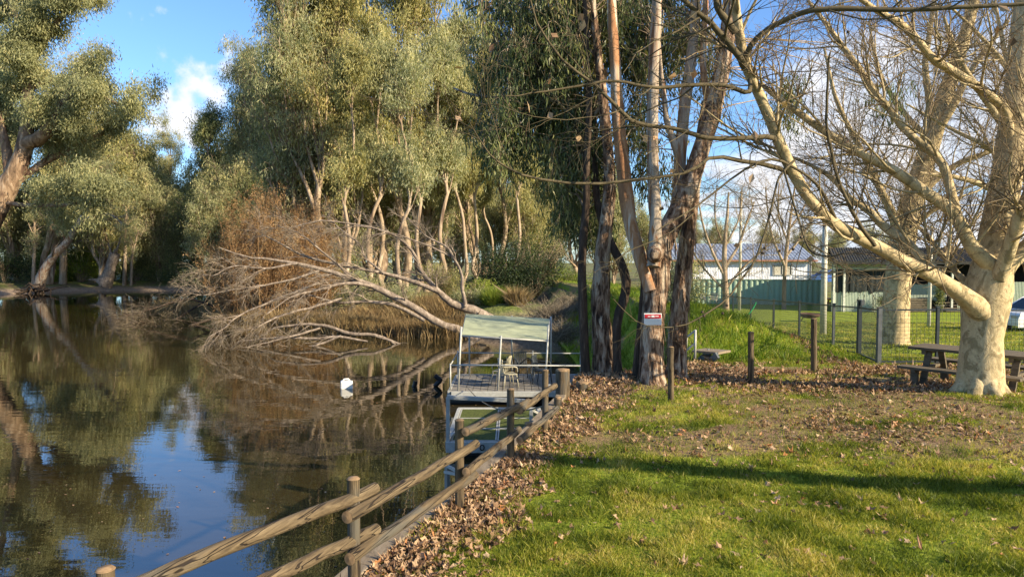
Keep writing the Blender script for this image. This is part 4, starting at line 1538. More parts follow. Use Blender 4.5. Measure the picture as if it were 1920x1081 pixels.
# grey dead scrub on the shaded bank slope right of the canopy
for (px, py, D, lab, s) in ((1050, 640, 30, 'grey dead scrub on the shaded slope beside the canopy', 1.0), (1035, 600, 36, 'grey scrub higher on the shaded slope behind the canopy', 1.2), (1075, 580, 38, 'dim scrub under the lit grass crest left of the dark trunk', 1.0)):
    c = T(px, py, D)
    e = empty('dead_scrub', c, lab, 'scrub')
    mb = MB()
    n = 160
    th = RNG.uniform(0, 6.28, n)
    st = c + RNG.normal(0, .35, (n, 3)) * (s, s, .2)
    en = st + np.stack([np.cos(th) * .8 * s, np.sin(th) * .5 * s, RNG.uniform(.1, .9, n) * s], 1)
    P = np.stack([st, (st + en) / 2 + (0, 0, .15), en], 1)
    R = np.repeat([[.012, .009, .005]], n, 0)
    mb.tubes(P, R, 3)
    A, AR = grow(P, R, 6, .5 * s, (.3, 1), 0, .25, 5, .1, 1, .7, .5, rmin=.005)
    mb.tubes(A, AR, 3)
    mb.build('twigs', M['straw_grey'], e)

# ------------------------------------------------------------------ near gum group (traced stems)
DG = 11.8


def gum_stem(name, traces, label, mat, mat2=None, K=26, S=16, noise=.07):
    e = None
    Ps = []
    for a, D, w, mt in traces:
        P, R = limb(a, D, w, K)
        R = R * (1 + RNG.normal(0, .03, K))
        Ps.append((P, R, mt))
    base = Ps[0][0][0].copy()
    e = empty(name, base, label, 'tree', None)
    for i, (P, R, mt) in enumerate(Ps):
        mb = MB()
        mb.tubes(P, R, S, .5, noise=noise)
        mb.build('trunk' if i == 0 else 'limb', M[mt], e)
    return e, Ps


NEAR = {}
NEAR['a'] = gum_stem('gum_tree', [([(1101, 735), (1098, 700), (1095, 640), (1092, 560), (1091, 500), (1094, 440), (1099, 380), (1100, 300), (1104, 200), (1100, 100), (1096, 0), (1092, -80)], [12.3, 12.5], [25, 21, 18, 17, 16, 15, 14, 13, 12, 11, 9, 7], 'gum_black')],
                     'slender dark trunk, leftmost of the near gum group', None)
NEAR['b'] = gum_stem('gum_tree', [([(1140, 740), (1136, 705), (1131, 660), (1127, 600), (1127, 540), (1129, 490), (1134, 440), (1140, 390), (1143, 340), (1140, 280), (1132, 200), (1122, 110), (1112, 20), (1105, -80)], [12.4, 12.6], [52, 43, 38, 34, 31, 29, 27, 25, 22, 20, 18, 15, 13, 10], 'gum_rough'),
                                  ([(1122, 110), (1100, 95), (1060, 120), (1020, 207), (990, 190), (963, 130), (933, 103), (907, 67), (900, 17), (890, -40)], [12.6, 13.6], [9, 9, 9, 8, 8, 8, 7, 6, 5, 4], 'gum_smooth'),
                                  ([(1128, 200), (1100, 225), (1050, 215), (1000, 193), (950, 185), (887, 178), (850, 165)], [12.6, 14], [8, 8, 8, 7, 6, 5, 3], 'gum_smooth')],
                     'pale trunk with rough brown peeling foot beside the slender dark one', None)
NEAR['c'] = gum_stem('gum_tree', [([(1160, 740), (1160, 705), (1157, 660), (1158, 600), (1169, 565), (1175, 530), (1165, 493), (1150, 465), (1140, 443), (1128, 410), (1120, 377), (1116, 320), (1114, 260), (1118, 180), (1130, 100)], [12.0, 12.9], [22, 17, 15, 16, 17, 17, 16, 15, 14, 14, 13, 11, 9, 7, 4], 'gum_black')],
                     'dark crooked trunk leaning left between the pale trunk and the big double gum', None)
NEAR['d'] = gum_stem('gum_tree', [([(1226, 745), (1224, 715), (1222, 670), (1223, 620), (1227, 570), (1230, 530), (1232, 490), (1240, 455), (1256, 425), (1272, 395), (1288, 360), (1302, 320), (1318, 270), (1335, 215), (1350, 150), (1363, 70), (1372, -10), (1380, -90)],
                                   [11.5, 12.2], [66, 50, 43, 41, 43, 47, 49, 42, 38, 34, 33, 33, 32, 30, 28, 27, 25, 22], 'gum_rough'),
                                  ([(1222, 545), (1210, 510), (1196, 470), (1183, 425), (1174, 370), (1168, 310), (1162, 260), (1157, 190), (1153, 110), (1148, 40), (1144, -60)], [11.6, 12.2], [30, 27, 26, 25, 27, 27, 24, 22, 20, 18, 16], 'gum_red'),
                                  ([(1226, 500), (1229, 460), (1229, 400), (1226, 350), (1224, 280), (1224, 200), (1226, 120), (1230, 50), (1234, -60)], [11.4, 11.9], [24, 23, 22, 20, 20, 20, 19, 18, 15], 'gum_smooth'),
                                  ([(1245, 460), (1262, 410), (1272, 360), (1275, 300), (1280, 240), (1286, 180), (1296, 110), (1303, 30), (1306, -60)], [12.0, 12.6], [22, 22, 22, 22, 22, 21, 20, 18, 15], 'gum_smooth'),
                                  ([(1274, 300), (1262, 265), (1250, 225), (1245, 180), (1240, 140), (1236, 80)], [12.2, 12.4], [14, 12, 11, 9, 7, 5], 'gum_smooth'),
                                  ([(1335, 215), (1322, 160), (1318, 100), (1322, 30), (1326, -50)], [12.2, 12.6], [15, 13, 12, 11, 9], 'gum_red')],
                     'big multi-stemmed gum with rough red-brown trunk carrying the red and white sign', None)
NEAR['e'] = gum_stem('gum_tree', [([(1266, 730), (1268, 690), (1270, 640), (1274, 580), (1280, 520), (1286, 470), (1292, 420), (1298, 380), (1306, 330), (1312, 260), (1322, 190)], [12.5, 12.7], [52, 42, 37, 34, 33, 30, 27, 24, 20, 16, 12], 'gum_rough')],
                     'second shaggy brown trunk pressed against the right of the big sign gum', None)
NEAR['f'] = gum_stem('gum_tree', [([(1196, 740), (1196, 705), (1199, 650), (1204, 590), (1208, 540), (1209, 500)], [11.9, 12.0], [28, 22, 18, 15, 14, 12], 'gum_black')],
                     'short black trunk in shade against the left of the big sign gum', None)

# burl on the big gum
mb = MB()
c = T(1228, 478, 11.15)
ax = nrm(np.array([-.25, -1, -.1]))
P, R = resample([c - ax * .12, c - ax * .03, c + ax * .02, c + ax * .03], [.15, .10, .085, .05], 8)
mb.tubes(P, R, 14, .5, noise=.08)
mb.build('burl', M['gum_rough'], NEAR['d'][0])
# loose bark strips hanging from the two rough trunks
for key, ylo, yhi in (('b', .05, .38), ('d', .05, .45), ('e', .05, .6)):
    e, Ps = NEAR[key]
    P, R, _ = Ps[0]
    n = 110
    t = RNG.uniform(ylo, yhi, n) * (len(P) - 1)
    i = t.astype(int)
    f = (t - i)[:, None]
    cc = P[i] * (1 - f) + P[i + 1] * f
    r = R[i]
    th = RNG.uniform(0, 6.28, n)
    o = np.stack([np.cos(th), np.sin(th), 0 * th], 1)
    tt = np.stack([-np.sin(th), np.cos(th), 0 * th], 1)
    wd = RNG.uniform(.012, .045, n)[:, None]
    L = RNG.uniform(.12, .5, n)[:, None]
    lf = RNG.uniform(.005, .05, n)[:, None]
    a = cc + o * (r[:, None] * 1.02)
    b = a + o * lf + np.array([0, 0, -1]) * L
    V = np.stack([a - tt * wd / 2, a + tt * wd / 2, (a + b) / 2 + tt * wd * .6 + o * lf * .1, b, (a + b) / 2 - tt * wd * .6 + o * lf * .1], 1).reshape(-1, 3)
    mb = MB()
    mb.add(V, np.arange(n * 5).reshape(-1, 5), RNG.random(n))
    o_ = mb.build('bark_strips', M['gum_rough'], e)

# foliage of the near gums: drooping sprays
SPR = [  # px, py, half-width, half-height, count, D0, D1, tree
    (960, 70, 60, 90, 44, 12.6, 14.6, 'b'), (1010, 60, 60, 80, 60, 12.4, 14.8, 'b'), (1070, 60, 60, 90, 60, 12.2, 14.6, 'b'), (1120, 40, 50, 70, 36, 12.8, 14.8, 'a'),
    (1020, 160, 60, 70, 52, 12.6, 14.8, 'b'), (1080, 190, 50, 80, 58, 12.6, 14.6, 'b'), (1060, 270, 55, 60, 38, 12.6, 14.4, 'c'), (1110, 290, 40, 80, 28, 12.9, 14.4, 'c'),
    (935, 235, 28, 45, 22, 12.6, 13.6, 'b'), (955, 190, 25, 40, 12, 12.6, 13.6, 'b'), (1070, 350, 40, 40, 14, 12.8, 14.2, 'a'), (1115, 380, 22, 50, 10, 12.9, 14, 'a'),
    (1190, 60, 40, 70, 34, 12.3, 14.2, 'd'), (1190, 200, 25, 60, 14, 12.3, 13.6, 'd'), (1255, 60, 40, 60, 20, 12.6, 14, 'd'), (1300, 30, 40, 40, 16, 12.6, 14, 'd'), (1205, 270, 14, 60, 8, 12.2, 13, 'd'), (1250, 240, 12, 60, 5, 12.6, 13.2, 'd'),
    (1340, 130, 30, 50, 7, 12.8, 14, 'd'), (1480, 160, 30, 35, 9, 13.4, 14, 'd'), (1660, 160, 22, 35, 5, 13.4, 14, 'd'), (1020, -30, 120, 50, 60, 12.4, 14.6, 'b'), (1170, -40, 100, 50, 50, 12.4, 14.6, 'd')]
acc = {}
for (px, py, hw, hh, n, d0, d1, k) in SPR:
    e, Ps = NEAR[k]
    for _ in range(int(n * .95)):
        a = RNG.normal(0, .55, 2)
        D = RNG.uniform(d0, d1)
        c = T(px + a[0] * hw, py + a[1] * hh, D)
        tk, cr = acc.setdefault(k, (MB(), MB()))
        # twig back to the closest limb point that is not lower by much
        best = None
        for (P, R, _m) in Ps:
            dd = np.linalg.norm(P - (c + np.array([0, 0, -.2])), axis=1)
            j = dd.argmin()
            if best is None or dd[j] < best[0]:
                best = (dd[j], P[j])
        s = best[1]
        mid = (s + c) / 2 + np.array([0, 0, .25]) + RNG.normal(0, .1, 3)
        tp = c + np.array([RNG.normal(0, .12), RNG.normal(0, .12), -.55])
        P, R = resample([s, mid, c + (0, 0, .08), (c + tp) / 2 + RNG.normal(0, .05, 3), tp], [.012, .009, .006, .004, .003], 9)
        tk.tubes(P, R, 4)
        A, AR = grow(P[None, 4:], R[None, 4:], 6, .35, (.4, 1.1), -.2, .2, 4, 0, 1, .8, .5, grav=.25, rmin=.0025)
        tk.tubes(A, AR, 3)
        m_ = 96
        idx = RNG.integers(0, 6, m_)
        pos = A[idx, RNG.integers(0, 4, m_)] + RNG.normal(0, .085, (m_, 3))
        v0 = np.clip(RNG.normal(.45, .2), 0, 1)
        hang_leaves(cr, pos, .16, .027, down=1.5, val=np.clip(v0 + RNG.normal(0, .16, m_), 0, 1))
for k, (tk, cr) in acc.items():
    tk.build('branches', M['far_trunk'], NEAR[k][0])
    cr.build('foliage', M['leaf_near'], NEAR[k][0])

# red and white sign on the big gum
sg = empty('sign', T(1224, 598, 11.1), 'small red and white warning sign fixed to the big rough gum trunk', 'sign')
c = T(1224, 598, 11.12)
mb = MB()
mb.box(c, (.285, .006, .19))
mb.build('sign_plate', M['sign_white'], sg, bevel=.002)
mb = MB()
mb.box(c + (0, -.006, .045), (.262, .004, .066))
mb.build('red_band', M['red'], sg)
mb = MB()
mb.box(c + (.0, -.010, .046), (.05, .003, .03))
mb.box(c + (-.06, -.010, .044), (.045, .003, .012))
mb.box(c + (.065, -.010, .048), (.055, .003, .012))
for k in range(3):
    mb.box(c + (0, -.0065, -.018 - k * .025), (.20 - .03 * k, .003, .006))
mb.build('sign_marks', M['sign_white'], sg)


# ------------------------------------------------------------------ plane trees


def plane_tree(name, traces, label, tw, mat='plane_bark', K=20, S=14, group=None, tmat=None, noise=.035, rs=1.0, dark=(), dry=0):
    Ps, Rs = [], []
    base = T(traces[0][0][0][0], traces[0][0][0][1], traces[0][1][0])
    e = empty(name, base, label, 'tree', group)
    for i, (a, D, w) in enumerate(traces):
        P, R = limb(a, D, w, K)
        R = R * (1 + RNG.normal(0, .02, K))
        if i > 0:
            P = P + np.cumsum(RNG.normal(0, .006, P.shape), 0)
        mb = MB()
        mb.tubes(P, R, 26 if i == 0 else (S if i < 4 else 10), .5, noise=noise)
        mb.build('trunk' if i == 0 else 'limb', M['plane_shaded' if i in dark else mat], e)
        Ps.append(P)
        Rs.append(R)
    Pt, Rt = np.array(Ps[1:]), np.array(Rs[1:])
    n1, L1, n2, L2, n3, L3 = tw
    ma, mt = MB(), MB()
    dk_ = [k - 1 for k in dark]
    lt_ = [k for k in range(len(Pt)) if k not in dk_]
    for sel, nn, mats_ in ((lt_, (n1, n2, n3), ('plane_branch', 'plane_twig')), (dk_, (8, 5, 4), ('plane_shaded', 'plane_shaded'))):
        if not sel:
            continue
        A, AR = grow(Pt[sel], Rt[sel], nn[0], L1, (.5, 1.25), .10, .12, 9, .12, 1, .42, .3, rmin=.005 * rs, rmax=.022 * rs)
        B, BR = grow(A, AR, nn[1], L2, (.4, 1.1), .06, .17, 7, .1, 1, .6, .4, rmin=.0034 * rs)
        C, CR = grow(B, BR, nn[2], L3, (.4, 1.1), .03, .2, 5, .1, 1, .65, .6, rmin=.0022 * rs)
        mb = MB()
        mb.tubes(A, AR, 6)
        mb.build('branches', M[mats_[0]], e)
        mb = MB()
        mb.tubes(B, BR, 4)
        mb.tubes(C, CR, 3)
        mb.build('twigs', M[mats_[1]], e)
    if dry:
        mb = MB()
        idx = RNG.integers(0, len(C), dry)
        hang_leaves(mb, C[idx, -1], .11, .09, down=.8)
        mb.build('dry_leaves', M['litter'], e)
    return e, Pt, Rt, (A, B, C)


D0 = G(1838, 745)[1]
PA = [([(1838, 770), (1838, 745), (1838, 718), (1839, 680), (1841, 630), (1845, 590), (1850, 555), (1857, 515), (1863, 470), (1872, 420), (1882, 360), (1892, 290), (1902, 200), (1912, 110), (1920, 0), (1926, -80)],
       [D0, D0 + .3], [104, 88, 76, 70, 68, 74, 82, 70, 58, 56, 52, 48, 42, 36, 30, 24]),
      ([(1846, 590), (1815, 560), (1780, 536), (1740, 512), (1690, 486), (1630, 455), (1575, 428), (1530, 388), (1490, 332), (1457, 262), (1428, 192), (1398, 132), (1380, 60), (1368, -60)],
       [D0, 8.6], [46, 36, 29, 27, 26, 24, 23, 22, 21, 21, 20, 19, 17, 14]),
      ([(1862, 500), (1838, 480), (1813, 450), (1792, 408), (1765, 382), (1727, 357), (1690, 330), (1640, 303), (1600, 281), (1540, 246), (1500, 216), (1462, 190), (1423, 158)], [D0, 10.6], [34, 28, 25, 23, 22, 20, 18, 16, 15, 13, 12, 11, 8]),
      ([(1893, 290), (1888, 210), (1860, 178), (1825, 150), (1790, 128), (1755, 108), (1722, 66), (1690, 36), (1655, 18), (1600, -20)], [D0 + .2, 9.4], [20, 19, 17, 16, 15, 14, 13, 12, 10, 8]),
      ([(1795, 412), (1785, 375), (1776, 345), (1762, 310), (1735, 285), (1695, 250), (1665, 212), (1638, 185), (1612, 142), (1575, 90), (1540, 40), (1512, 5)], [D0, 11.2], [20, 18, 17, 16, 15, 14, 14, 13, 12, 10, 8, 6]),
      ([(1770, 528), (1755, 510), (1735, 492), (1697, 450), (1660, 425), (1625, 392), (1590, 368), (1555, 330), (1500, 300), (1440, 285)], [D0, 11.6], [22, 22, 21, 19, 16, 13, 10, 8, 6, 4]),
      ([(1840, 560), (1812, 530), (1785, 500), (1760, 470), (1735, 440), (1715, 420), (1700, 390)], [D0 + .3, 12], [14, 13, 11, 9, 8, 6, 4]),
      ([(1868, 540), (1885, 505), (1905, 480), (1930, 455), (1975, 420), (2040, 380)], [D0, 10.6], [40, 32, 28, 26, 24, 20]),
      ([(1872, 520), (1888, 470), (1905, 420), (1930, 350), (1960, 260), (1990, 150)], [D0 - .1, 9.6], [30, 26, 24, 22, 20, 16]),
      # limbs leaving the big limb to the left, their shade painted into the bark
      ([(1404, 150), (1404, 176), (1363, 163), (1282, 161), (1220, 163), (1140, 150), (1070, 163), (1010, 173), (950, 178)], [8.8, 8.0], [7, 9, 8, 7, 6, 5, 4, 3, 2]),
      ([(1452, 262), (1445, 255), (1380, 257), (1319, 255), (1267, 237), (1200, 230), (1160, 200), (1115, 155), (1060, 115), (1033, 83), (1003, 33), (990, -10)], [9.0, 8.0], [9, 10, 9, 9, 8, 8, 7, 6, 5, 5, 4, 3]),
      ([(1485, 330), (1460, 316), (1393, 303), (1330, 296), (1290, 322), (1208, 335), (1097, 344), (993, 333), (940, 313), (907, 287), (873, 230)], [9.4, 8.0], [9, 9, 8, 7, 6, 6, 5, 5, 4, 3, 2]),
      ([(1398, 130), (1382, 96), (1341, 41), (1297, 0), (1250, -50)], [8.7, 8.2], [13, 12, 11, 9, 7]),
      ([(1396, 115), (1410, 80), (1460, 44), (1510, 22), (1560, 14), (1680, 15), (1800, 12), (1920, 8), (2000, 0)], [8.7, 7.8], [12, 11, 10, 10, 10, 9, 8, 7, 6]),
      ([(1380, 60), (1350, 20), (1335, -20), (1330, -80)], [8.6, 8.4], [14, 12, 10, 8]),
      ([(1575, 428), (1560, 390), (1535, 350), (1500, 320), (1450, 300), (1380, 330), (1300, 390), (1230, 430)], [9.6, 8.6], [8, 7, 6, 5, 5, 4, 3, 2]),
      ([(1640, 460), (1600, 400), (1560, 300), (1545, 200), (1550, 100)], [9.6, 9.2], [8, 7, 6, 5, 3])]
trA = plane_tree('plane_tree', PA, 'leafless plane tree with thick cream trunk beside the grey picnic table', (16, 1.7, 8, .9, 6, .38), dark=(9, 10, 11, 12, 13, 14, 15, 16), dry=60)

# root flares, knots and swellings of the old plane trunk
mb = MB()
b_ = T(1838, 735, D0)
for a_ in np.linspace(0, 2 * np.pi, 8)[:-1] + .3:
    dv = np.array([math.cos(a_), math.sin(a_), 0])
    P, R = resample([b_ + dv * .10 + (0, 0, .34), b_ + dv * .20 + (0, 0, .13), b_ + dv * .33 + (0, 0, -.03), b_ + dv * .50 + (0, 0, -.12)], [.08, .12, .10, .04], 10)
    mb.tubes(P, R, 14, .5, noise=.05)
mb.build('root_flare', M['plane_bark'], trA[0])
# drooping twig with seed balls
D7 = 7.6
dro = [([(1490, 300), (1462, 330), (1453, 360), (1437, 427), (1413, 493), (1390, 523), (1363, 560), (1320, 590), (1280, 610), (1230, 613), (1190, 600), (1150, 560)], [8.8, D7], [4.5, 4.5, 4.5, 4.5, 4, 3.6, 3.4, 3, 2.4, 2, 1.6, 1.2]),
       ([(1470, 320), (1500, 420), (1520, 470), (1555, 480), (1580, 475)], [8.6, D7], [4, 4, 4, 3, 2]),
       ([(1300, 400), (1250, 440), (1180, 470), (1140, 500)], [8.4, 8], [2.5, 2, 1.6, 1]),
       ([(1460, 400), (1440, 440), (1432, 470)], [8, 7.7], [2, 1.5, 1]), ([(1545, 480), (1600, 510), (1625, 530), (1640, 560)], [8, 7.7], [2, 2, 1.5, 1])]
mb = MB()
for a, D, w in dro:
    P, R = limb(a, D, w, 22)
    mb.tubes(P, R, 6, .5)
    A, AR = grow(P[None], R[None], 16, .55, (.4, 1.2), -.15, .15, 6, .1, 1, .6, .4, grav=.06, rmin=.0022)
    mb.tubes(A, AR, 4)
    B, BR = grow(A, AR, 3, .22, (.4, 1.2), -.1, .15, 4, .1, 1, .7, .5, grav=.05, rmin=.0018)
    mb.tubes(B, BR, 3)
mb.build('drooping_twigs', M['plane_shaded'], trA[0])
for (px, py) in ((1434, 465), (1430, 474), (1462, 470), (1363, 572), (1317, 585), (1320, 592), (1355, 587), (1487, 467), (1708, 425), (1590, 60), (1502, 445)):
    c = T(px, py, D7 + .02)
    mb = MB()
    a = np.linspace(0, np.pi, 9)
    mb.lathe(np.stack([np.sin(a) * .0165, -np.cos(a) * .0165], 1), c, 12)
    P = np.array([c + (0, 0, .015), c + (.004, 0, .05), c + (.01, .01, .085)])
    mb.tubes(P, np.array([.0015, .0012, .001]), 4)
    mb.build('seed_ball', M['gum_black'], trA[0])

D1 = G(1676, 645)[1]
PB = [([(1676, 665), (1676, 645), (1677, 610), (1680, 560), (1685, 510), (1692, 450), (1703, 400), (1718, 350), (1735, 300), (1752, 240), (1775, 170), (1795, 110), (1815, 50), (1835, -40)], [D1, D1], [66, 54, 47, 45, 44, 43, 40, 38, 36, 32, 27, 24, 20, 15]),
      ([(1690, 460), (1675, 410), (1655, 360), (1630, 310), (1600, 250), (1570, 180), (1550, 90)], [D1, D1 - .8], [20, 16, 13, 11, 9, 7, 4]),
      ([(1735, 300), (1760, 240), (1790, 190), (1815, 140), (1850, 90), (1890, 40)], [D1, D1 - 1], [20, 17, 14, 11, 8, 5]),
      ([(1700, 410), (1740, 350), (1790, 310), (1840, 290), (1900, 270)], [D1, D1 - .6], [15, 13, 11, 9, 6]),
      ([(1752, 240), (1740, 180), (1735, 120), (1745, 50), (1755, -30)], [D1, D1], [15, 13, 11, 9, 6]),
      ([(1712, 370), (1690, 330), (1650, 300), (1590, 290), (1520, 300)], [D1, D1 - .8], [11, 9, 7, 5, 3]),
      ([(1685, 500), (1700, 440), (1745, 400), (1790, 370)], [D1, D1 - .5], [12, 10, 8, 5]),
      ([(1745, 265), (1700, 220), (1660, 160), (1640, 100), (1630, 40)], [D1, D1 + .6], [12, 10, 8, 6, 4])]
trB = plane_tree('plane_tree', PB, 'leafless plane tree standing on the lawn behind the mesh fence', (15, 2.4, 8, 1.2, 6, .5), rs=.95)

D2 = G(1361, 588)[1]
PC = [([(1361, 596), (1361, 588), (1361, 560), (1359, 520), (1358, 480), (1360, 440), (1364, 400), (1366, 360)], [D2, D2], [15, 13, 11, 10, 9, 7, 5, 3]),
      ([(1360, 520), (1340, 480), (1325, 440), (1315, 400), (1310, 370)], [D2, D2 - .5], [6, 5, 4, 3, 2]), ([(1360, 500), (1385, 460), (1400, 420), (1415, 380)], [D2, D2 + .5], [6, 5, 4, 2]), ([(1362, 540), (1395, 500), (1430, 470), (1460, 440)], [D2, D2 - .5], [5, 4, 3, 2]),
      ([(1361, 545), (1335, 520), (1310, 490), (1295, 460)], [D2, D2 + .5], [5, 4, 3, 2]), ([(1362, 470), (1345, 430), (1340, 390), (1345, 350)], [D2, D2], [4, 3, 3, 2]), ([(1361, 460), (1385, 410), (1390, 360)], [D2, D2], [4, 3, 2])]
plane_tree('bare_tree', PC, 'small pale bare tree with upswept twigs in front of the white cabin', (12, 2.2, 8, 1.2, 6, .6), mat='far_trunk')
D3 = 34.0
PD = [([(1470, 590), (1470, 560), (1472, 500), (1478, 440), (1486, 380), (1495, 320)], [44, 44], [9, 8, 7, 6, 4, 2]),
      ([(1472, 500), (1450, 450), (1440, 400), (1435, 350)], [44, 43], [5, 4, 3, 2]), ([(1474, 480), (1505, 440), (1530, 400), (1545, 360)], [44, 44], [5, 4, 3, 2]), ([(1476, 450), (1460, 400), (1462, 340)], [44, 44], [4, 3, 2]), ([(1480, 430), (1510, 380), (1520, 330)], [44, 45], [4, 3, 2])]
plane_tree('bare_tree', PD, 'bare tree far back above the green fence, left of the concrete pole', (12, 2.6, 7, 1.4, 6, .7), mat='far_trunk')
PE = [([(1990, 640), (1990, 600), (1985, 520), (1975, 430), (1965, 340), (1950, 240), (1940, 120), (1935, 0)], [17, 17], [50, 45, 42, 38, 32, 26, 20, 14]),
      ([(1980, 460), (1930, 400), (1870, 360), (1800, 330), (1720, 320)], [17, 16], [20, 16, 13, 9, 5]), ([(1965, 340), (1900, 260), (1850, 190), (1800, 110), (1770, 30)], [17, 16], [18, 15, 12, 9, 5]), ([(1960, 300), (1910, 180), (1880, 90), (1860, 0)], [17, 17.5], [14, 11, 8, 5]),
      ([(1975, 430), (1920, 330), (1860, 280), (1790, 240), (1700, 190)], [17, 17], [14, 11, 9, 6, 3]), ([(1950, 240), (1890, 130), (1830, 60), (1780, 10)], [17, 16.5], [12, 9, 6, 4]), ([(1975, 400), (2050, 300), (2120, 200)], [17, 17], [18, 14, 10])]
plane_tree('plane_tree', PE, 'leafless plane tree outside the right edge reaching its branches into the top right corner', (14, 2.2, 8, 1.1, 6, .5), rs=.95)

# the tree that stands to the right of the photographer and throws the long shadow bar
e = empty('plane_tree', (10.25, 4.7, 0), 'leaning leafless plane tree out of frame to the right, casting the long foreground shadow', 'tree')
mb = MB()
P, R = resample([(10.2, 4.85, -.3), (10.25, 4.7, .2), (10.7, 3.55, 2), (11.1, 2.3, 4), (11.6, 1.1, 6), (12, 0.2, 7.5)], [.30, .24, .20, .18, .15, .09], 22)
mb.tubes(P, R, 14, .5, noise=.03)
mb.build('trunk', M['plane_bark'], e)
A, AR = grow(P[None, 17:], R[None, 17:], 8, 2.8, (.6, 1.25), .2, .1, 10, .0, 1, .5, .3, rmin=.02)
mb = MB()
mb.tubes(A, AR, 7)
mb.build('limbs', M['plane_bark'], e)
B, BR = grow(A, AR, 8, 1.5, (.4, 1.1), .1, .15, 7, .2, 1, .55, .35, rmin=.006)
C, CR = grow(B, BR, 6, .7, (.4, 1.1), .05, .2, 5, .1, 1, .6, .5, rmin=.004)
mb = MB()
mb.tubes(B, BR, 4)
mb.tubes(C, CR, 3)
mb.build('twigs', M['plane_twig'], e)

# ------------------------------------------------------------------ pontoon, dock and river things
DZ = -1.85          # pontoon deck height
pt = empty('pontoon', (0, 21.5, DZ), 'covered floating pontoon with white pipe rails moored below the bank', 'pontoon')
mb = MB()
for k in range(19):
    xx = -1.72 + k * .22
    mb.box((xx, 21.75, DZ - .02), (.205, 2.9, .04))
mb.build('deck', M['deck_board'], pt)
mb = MB()
mb.box((.26, 20.25, DZ - .07), (4.1, .09, .16))
mb.box((.26, 23.25, DZ - .07), (4.1, .09, .16))
mb.box((-1.86, 21.75, DZ - .07), (.09, 2.9, .16))
mb.box((2.36, 21.75, DZ - .07), (.09, 2.9, .16))
mb.build('deck_frame', M['metal_white'], pt, bevel=.01)
for yy in (20.75, 22.6):
    mb = MB()
    mb.cyl((-1.95, yy, WATER_Z + .12), (2.4, yy, WATER_Z + .12), .26, 18)
    mb.build('float_tube', M['black_plastic'], pt)


def px_post(px0, py0, px1, py1, D0, D1, w, name, mat, par, S=10):
    a, b = T(px0, py0, D0), T(px1, py1, D1)
    mb = MB()
    mb.cyl(a, b, w / 2, S)
    return mb.build(name, M[mat], par)


FY_, BY_ = 20.45, 23.05
for (xb, yb, zt) in ((-1.50, FY_, .05), (-.32, FY_, -.22), (1.08, FY_, .10), (-1.42, BY_, .19), (.0, BY_, .15), (1.30, BY_, .13)):
    mb = MB()
    mb.cyl((xb - (.10 if yb < 21 else 0), yb, DZ), (xb, yb, zt), .03, 10)
    mb.build('canopy_post', M['metal_white'], pt)
c1, c2, c3, c4 = T(866, 627, FY_), T(1027, 637, FY_), T(1030, 597, BY_), T(874, 588, BY_)
mb = MB()
nx, ny = 14, 8
for k in (0, 1):
    V = []
    for j in range(ny):
        for i in range(nx):
            a, b = i / (nx - 1), j / (ny - 1)
            p = (c1 * (1 - a) + c2 * a) * (1 - b) + (c4 * (1 - a) + c3 * a) * b
            sag = -.035 * math.sin(a * math.pi * 2) ** 2 * math.sin(b * math.pi)
            V.append(p + np.array([0, 0, sag - .012 * k]))
    F = [[j * nx + i, j * nx + i + 1, (j + 1) * nx + i + 1, (j + 1) * nx + i] for j in range(ny - 1) for i in range(nx - 1)]
    mb.add(V, F, sm=True)
mb.build('canopy_sheet', M['canopy'], pt)
mb = MB()
for a, b in ((c1, c2), (c2, c3), (c3, c4), (c4, c1)):
    mb.cyl(a - (0, 0, .03), b - (0, 0, .03), .024, 8)
mb.build('canopy_frame', M['metal_white'], pt)
for (x0, x1, y, z) in ((-1.80, 2.2, 20.35, -1.08), (-1.80, 2.3, 23.15, -1.10), (-1.80, 2.2, 20.35, -1.5), (-1.80, 2.3, 23.15, -1.5)):
    if y < 21 and z < -1.2:
        continue
    mb = MB()
    mb.cyl((x0, y, z), (x1, y, z - .02), .02, 8)
    mb.build('hand_rail', M['metal_white'], pt)
mb = MB()
mb.cyl((-1.82, 20.35, -1.08), (-1.82, 23.15, -1.10), .02, 8)
mb.build('hand_rail', M['metal_white'], pt)
for (x, y) in ((-1.82, 20.35), (-1.82, 23.15), (2.3, 23.15), (2.2, 20.35), (.7, 23.15)):
    mb = MB()
    mb.cyl((x, y, DZ - .05), (x, y, -1.03), .022, 8)
    mb.build('rail_post', M['metal_white'], pt)


def chair(loc, rz, label, mat):
    e = empty('garden_chair', (0, 0, 0), label, 'chair', 'moulded garden chairs on the pontoon')
    mb = MB()
    mb.box((0, 0, .42), (.44, .42, .03))
    mb.build('seat', M[mat], e, bevel=.01)
    mb = MB()
    for k in range(7):
        a = (k - 3) * .062
        mb.box((a, .23 + .03 * math.cos(a * 6), .64), (.045, .018, .42), [[1, 0, 0], [0, math.cos(.2), math.sin(.2)], [0, -math.sin(.2), math.cos(.2)]])
    mb.box((0, .275, .85), (.44, .03, .06))
    mb.box((0, .215, .46), (.44, .03, .05))
    mb.build('backrest', M[mat], e)
    for sx in (-1, 1):
        mb = MB()
        P, R = resample([(sx * .23, .24, .66), (sx * .25, .05, .66), (sx * .25, -.16, .64), (sx * .235, -.2, .5)], [.018, .022, .022, .016], 10)
        mb.tubes(P, R, 8)
        mb.build('armrest', M[mat], e)
        for sy in (-1, 1):
            mb = MB()
            mb.cyl((sx * .20, sy * .18, .42), (sx * .245, sy * .24, 0), .02, 8, r2=.014)
            mb.build('leg', M[mat], e)
    e.location = loc
    e.rotation_euler = (0, 0, rz)
    return e


